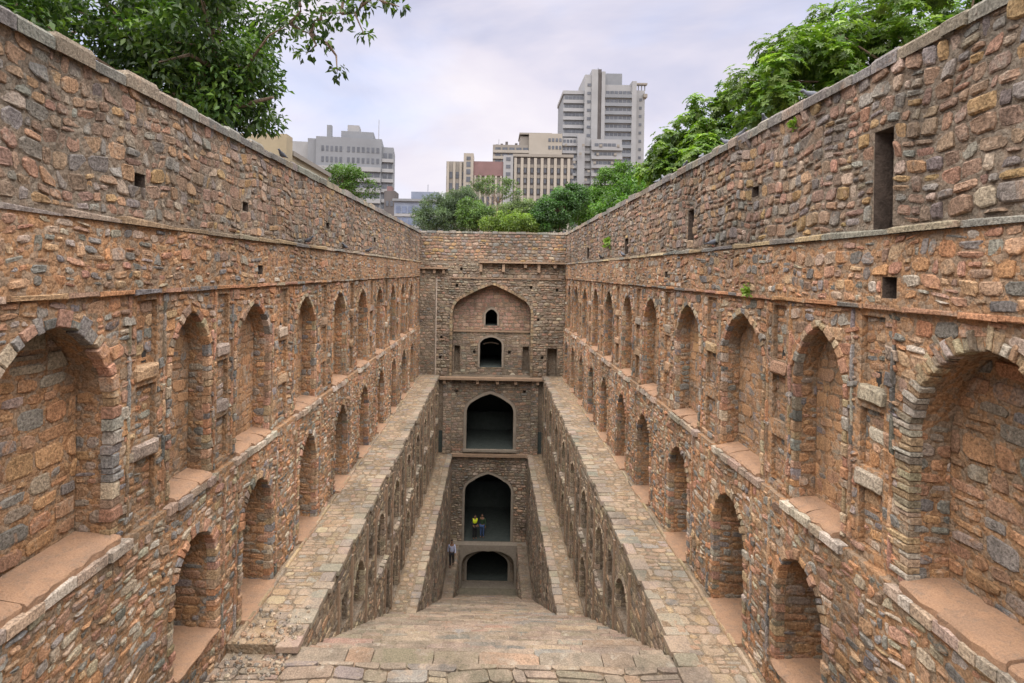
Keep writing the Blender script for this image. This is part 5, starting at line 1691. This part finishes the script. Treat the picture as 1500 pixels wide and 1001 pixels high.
# ------------------------------------------------------------------ people
def skinned(name, verts, edges, radii, mat, parent=None, loc=(0, 0, 0), rot=0.0):
    me = bpy.data.meshes.new(name)
    me.from_pydata(verts, edges, [])
    me.materials.append(mat)
    o = bpy.data.objects.new(name, me)
    col.objects.link(o)
    m_ = o.modifiers.new("skin", "SKIN")
    m_.use_smooth_shade = True
    for i, r_ in enumerate(radii):
        sv = me.skin_vertices[0].data[i]
        sv.radius = r_ if isinstance(r_, tuple) else (r_, r_)
        sv.use_root = i == 0
    s2 = o.modifiers.new("sub", "SUBSURF"); s2.levels = 1; s2.render_levels = 2
    if parent is None:
        o.location = loc; o.rotation_euler = (0, 0, rot)
    else:
        o.parent = parent
    return o
skin_m = plain("skin", (0.22, 0.12, 0.075), 0.6)
hair_m = plain("hair", (0.012, 0.010, 0.009), 0.6)
def person(label, loc, rot, shirt, trousers, arms, legs, vest=None, sleeves=True):
    """arms: for each side elbow and wrist; legs: knee and ankle offsets; x to the person's left, y forward"""
    hipz = 0.93
    (el, wl), (er, wr) = arms
    (kl, al), (kr, ar) = legs
    V = [(0, 0, hipz), (0, 0, 1.08), (0, .01, 1.28), (0, .01, 1.43), (0, .02, 1.50), (0, .035, 1.57), (0, .045, 1.65), (0, .035, 1.72),
         (.16, 0, 1.40), el, wl, (-.16, 0, 1.40), er, wr,
         (.09, 0, .88), kl, al, (al[0], al[1] + .13, al[2] - .05), (-.09, 0, .88), kr, ar, (ar[0], ar[1] + .13, ar[2] - .05)]
    E_ = [(0, 1), (1, 2), (2, 3), (3, 4), (4, 5), (5, 6), (6, 7), (3, 8), (8, 9), (9, 10), (3, 11), (11, 12), (12, 13), (0, 14), (14, 15), (15, 16), (16, 17), (0, 18), (18, 19), (19, 20), (20, 21)]
    Rr = [(.14, .10), (.125, .09), (.15, .10), (.13, .085), .055, .075, .09, .055, .055, .042, .034, .055, .042, .034, .085, .058, .042, .035, .085, .058, .042, .035]
    # hands: palm and five fingers each
    for (w_, e_) in ((10, 9), (13, 12)):
        p = np.array(V[w_]); d = p - np.array(V[e_]); d /= np.linalg.norm(d)
        side = np.cross(d, (0, 0, 1.0)) if abs(d[2]) < .9 else np.array((0, 1.0, 0))
        side /= np.linalg.norm(side)
        palm = p + d * .07
        i0 = len(V); V.append(tuple(palm)); E_.append((w_, i0)); Rr.append((.036, .018))
        for off, ln in ((-.03, .055), (-.01, .07), (.01, .075), (.03, .065)):
            i1 = len(V); V.append(tuple(palm + side * off + d * ln * .6)); E_.append((i0, i1)); Rr.append(.009)
            V.append(tuple(palm + side * off * 1.1 + d * ln - np.array((0, 0, .008)))); E_.append((i1, i1 + 1)); Rr.append(.008)
        i1 = len(V); V.append(tuple(p + d * .05 + side * .05)); E_.append((i0, i1)); Rr.append(.010)
    o = skinned("person", V, E_, Rr, skin_m, None, loc, rot)
    tag(o, label, "person")
    pr = 1.16
    ids = [0, 1, 2, 3, 8, 9, 11, 12] + ([10, 13] if sleeves else [])
    def sub(name, ids, mat, k_, add_=0.012):
        mp_ = {i: n for n, i in enumerate(ids)}
        rr = []
        for i in ids:
            r_ = Rr[i]
            rr.append((r_[0] * k_ + add_, r_[1] * k_ + add_) if isinstance(r_, tuple) else r_ * k_ + add_)
        skinned(name, [V[i] for i in ids], [(mp_[a], mp_[b_]) for a, b_ in E_ if a in mp_ and b_ in mp_], rr, mat, o)
    sub("shirt", ids, shirt, 1.08)
    sub("trousers", [0, 14, 15, 16, 18, 19, 20], trousers, 1.12)
    if vest:
        sub("vest", [1, 2, 3, 8, 11], vest, 1.18, .022)
    # shoes, hair, face
    for k_ in (16, 20):
        skinned("shoe", [V[k_], (V[k_][0], V[k_][1] + .07, V[k_][2] - .06), V[k_ + 1]], [(0, 1), (1, 2)], [.05, .05, .045], hair_m, o)
    skinned("hair", [(0, .0, 1.62), (0, .01, 1.70), (0, .04, 1.755)], [(0, 1), (1, 2)], [.085, .098, .06], hair_m, o)
    f = MB()
    for x in (-.035, .035):
        f.tube([(x - .012, .128, 1.655), (x + .012, .128, 1.655)], .008, 6)
    f.tube([(-.022, .118, 1.59), (.022, .118, 1.59)], .005, 5)
    V2 = MB(); V2.tube([(0, .115, 1.655), (0, .148, 1.625), (0, .12, 1.612)], [.008, .014, .008], 6)
    for nm_, q, mt in (("face_features", f, hair_m), ("nose", V2, skin_m)):
        me = make_mesh(nm_, q.V, q.F, mt, smooth=True)
        oo = bpy.data.objects.new(nm_, me); col.objects.link(oo); oo.parent = o
    return o
down = (((.24, -.02, 1.14), (.25, .06, .90)), ((-.24, -.02, 1.14), (-.25, .06, .90)))
stand = (((.10, .01, .50), (.10, -.02, .09)), ((-.10, .01, .50), (-.10, -.02, .09)))
jeans = plain("blue_jeans", (0.05, 0.09, 0.20), 0.85)
dark_c = plain("dark_cloth", (0.018, 0.018, 0.022), 0.85)
hiv = plain("safety_vest", (0.62, 0.75, 0.03), 0.6, 0.08)
dgreen = plain("dark_green_shirt", (0.03, 0.06, 0.03), 0.85)
pale_sh = plain("pale_shirt", (0.42, 0.45, 0.60), 0.85, 0.2, 12)
akimbo = (((.33, -.05, 1.22), (.17, .10, 1.02)), ((-.33, -.05, 1.22), (-.17, .10, 1.02)))
person("man in a yellow safety vest standing in the arched chamber mouth", (-0.98, D + .35, Z3 + .025), R(200), dark_c, dark_c, akimbo, stand, hiv)
person("person in dark green top and blue jeans beside the safety vest", (-0.45, D + .55, Z3 + .025), R(165), dgreen, jeans, down, stand)
walk = (((.10, .12, .52), (.10, .10, .10)), ((-.10, -.02, .50), (-.10, -.22, .13)))
swing = (((.23, -.10, 1.16), (.24, -.10, .91)), ((-.23, .08, 1.16), (-.22, .22, .96)))
person("man in a pale blue shirt and black trousers walking on the lowest ledge", (-2.36, 35.6, Z3 + .025), R(185), pale_sh, dark_c, swing, walk)
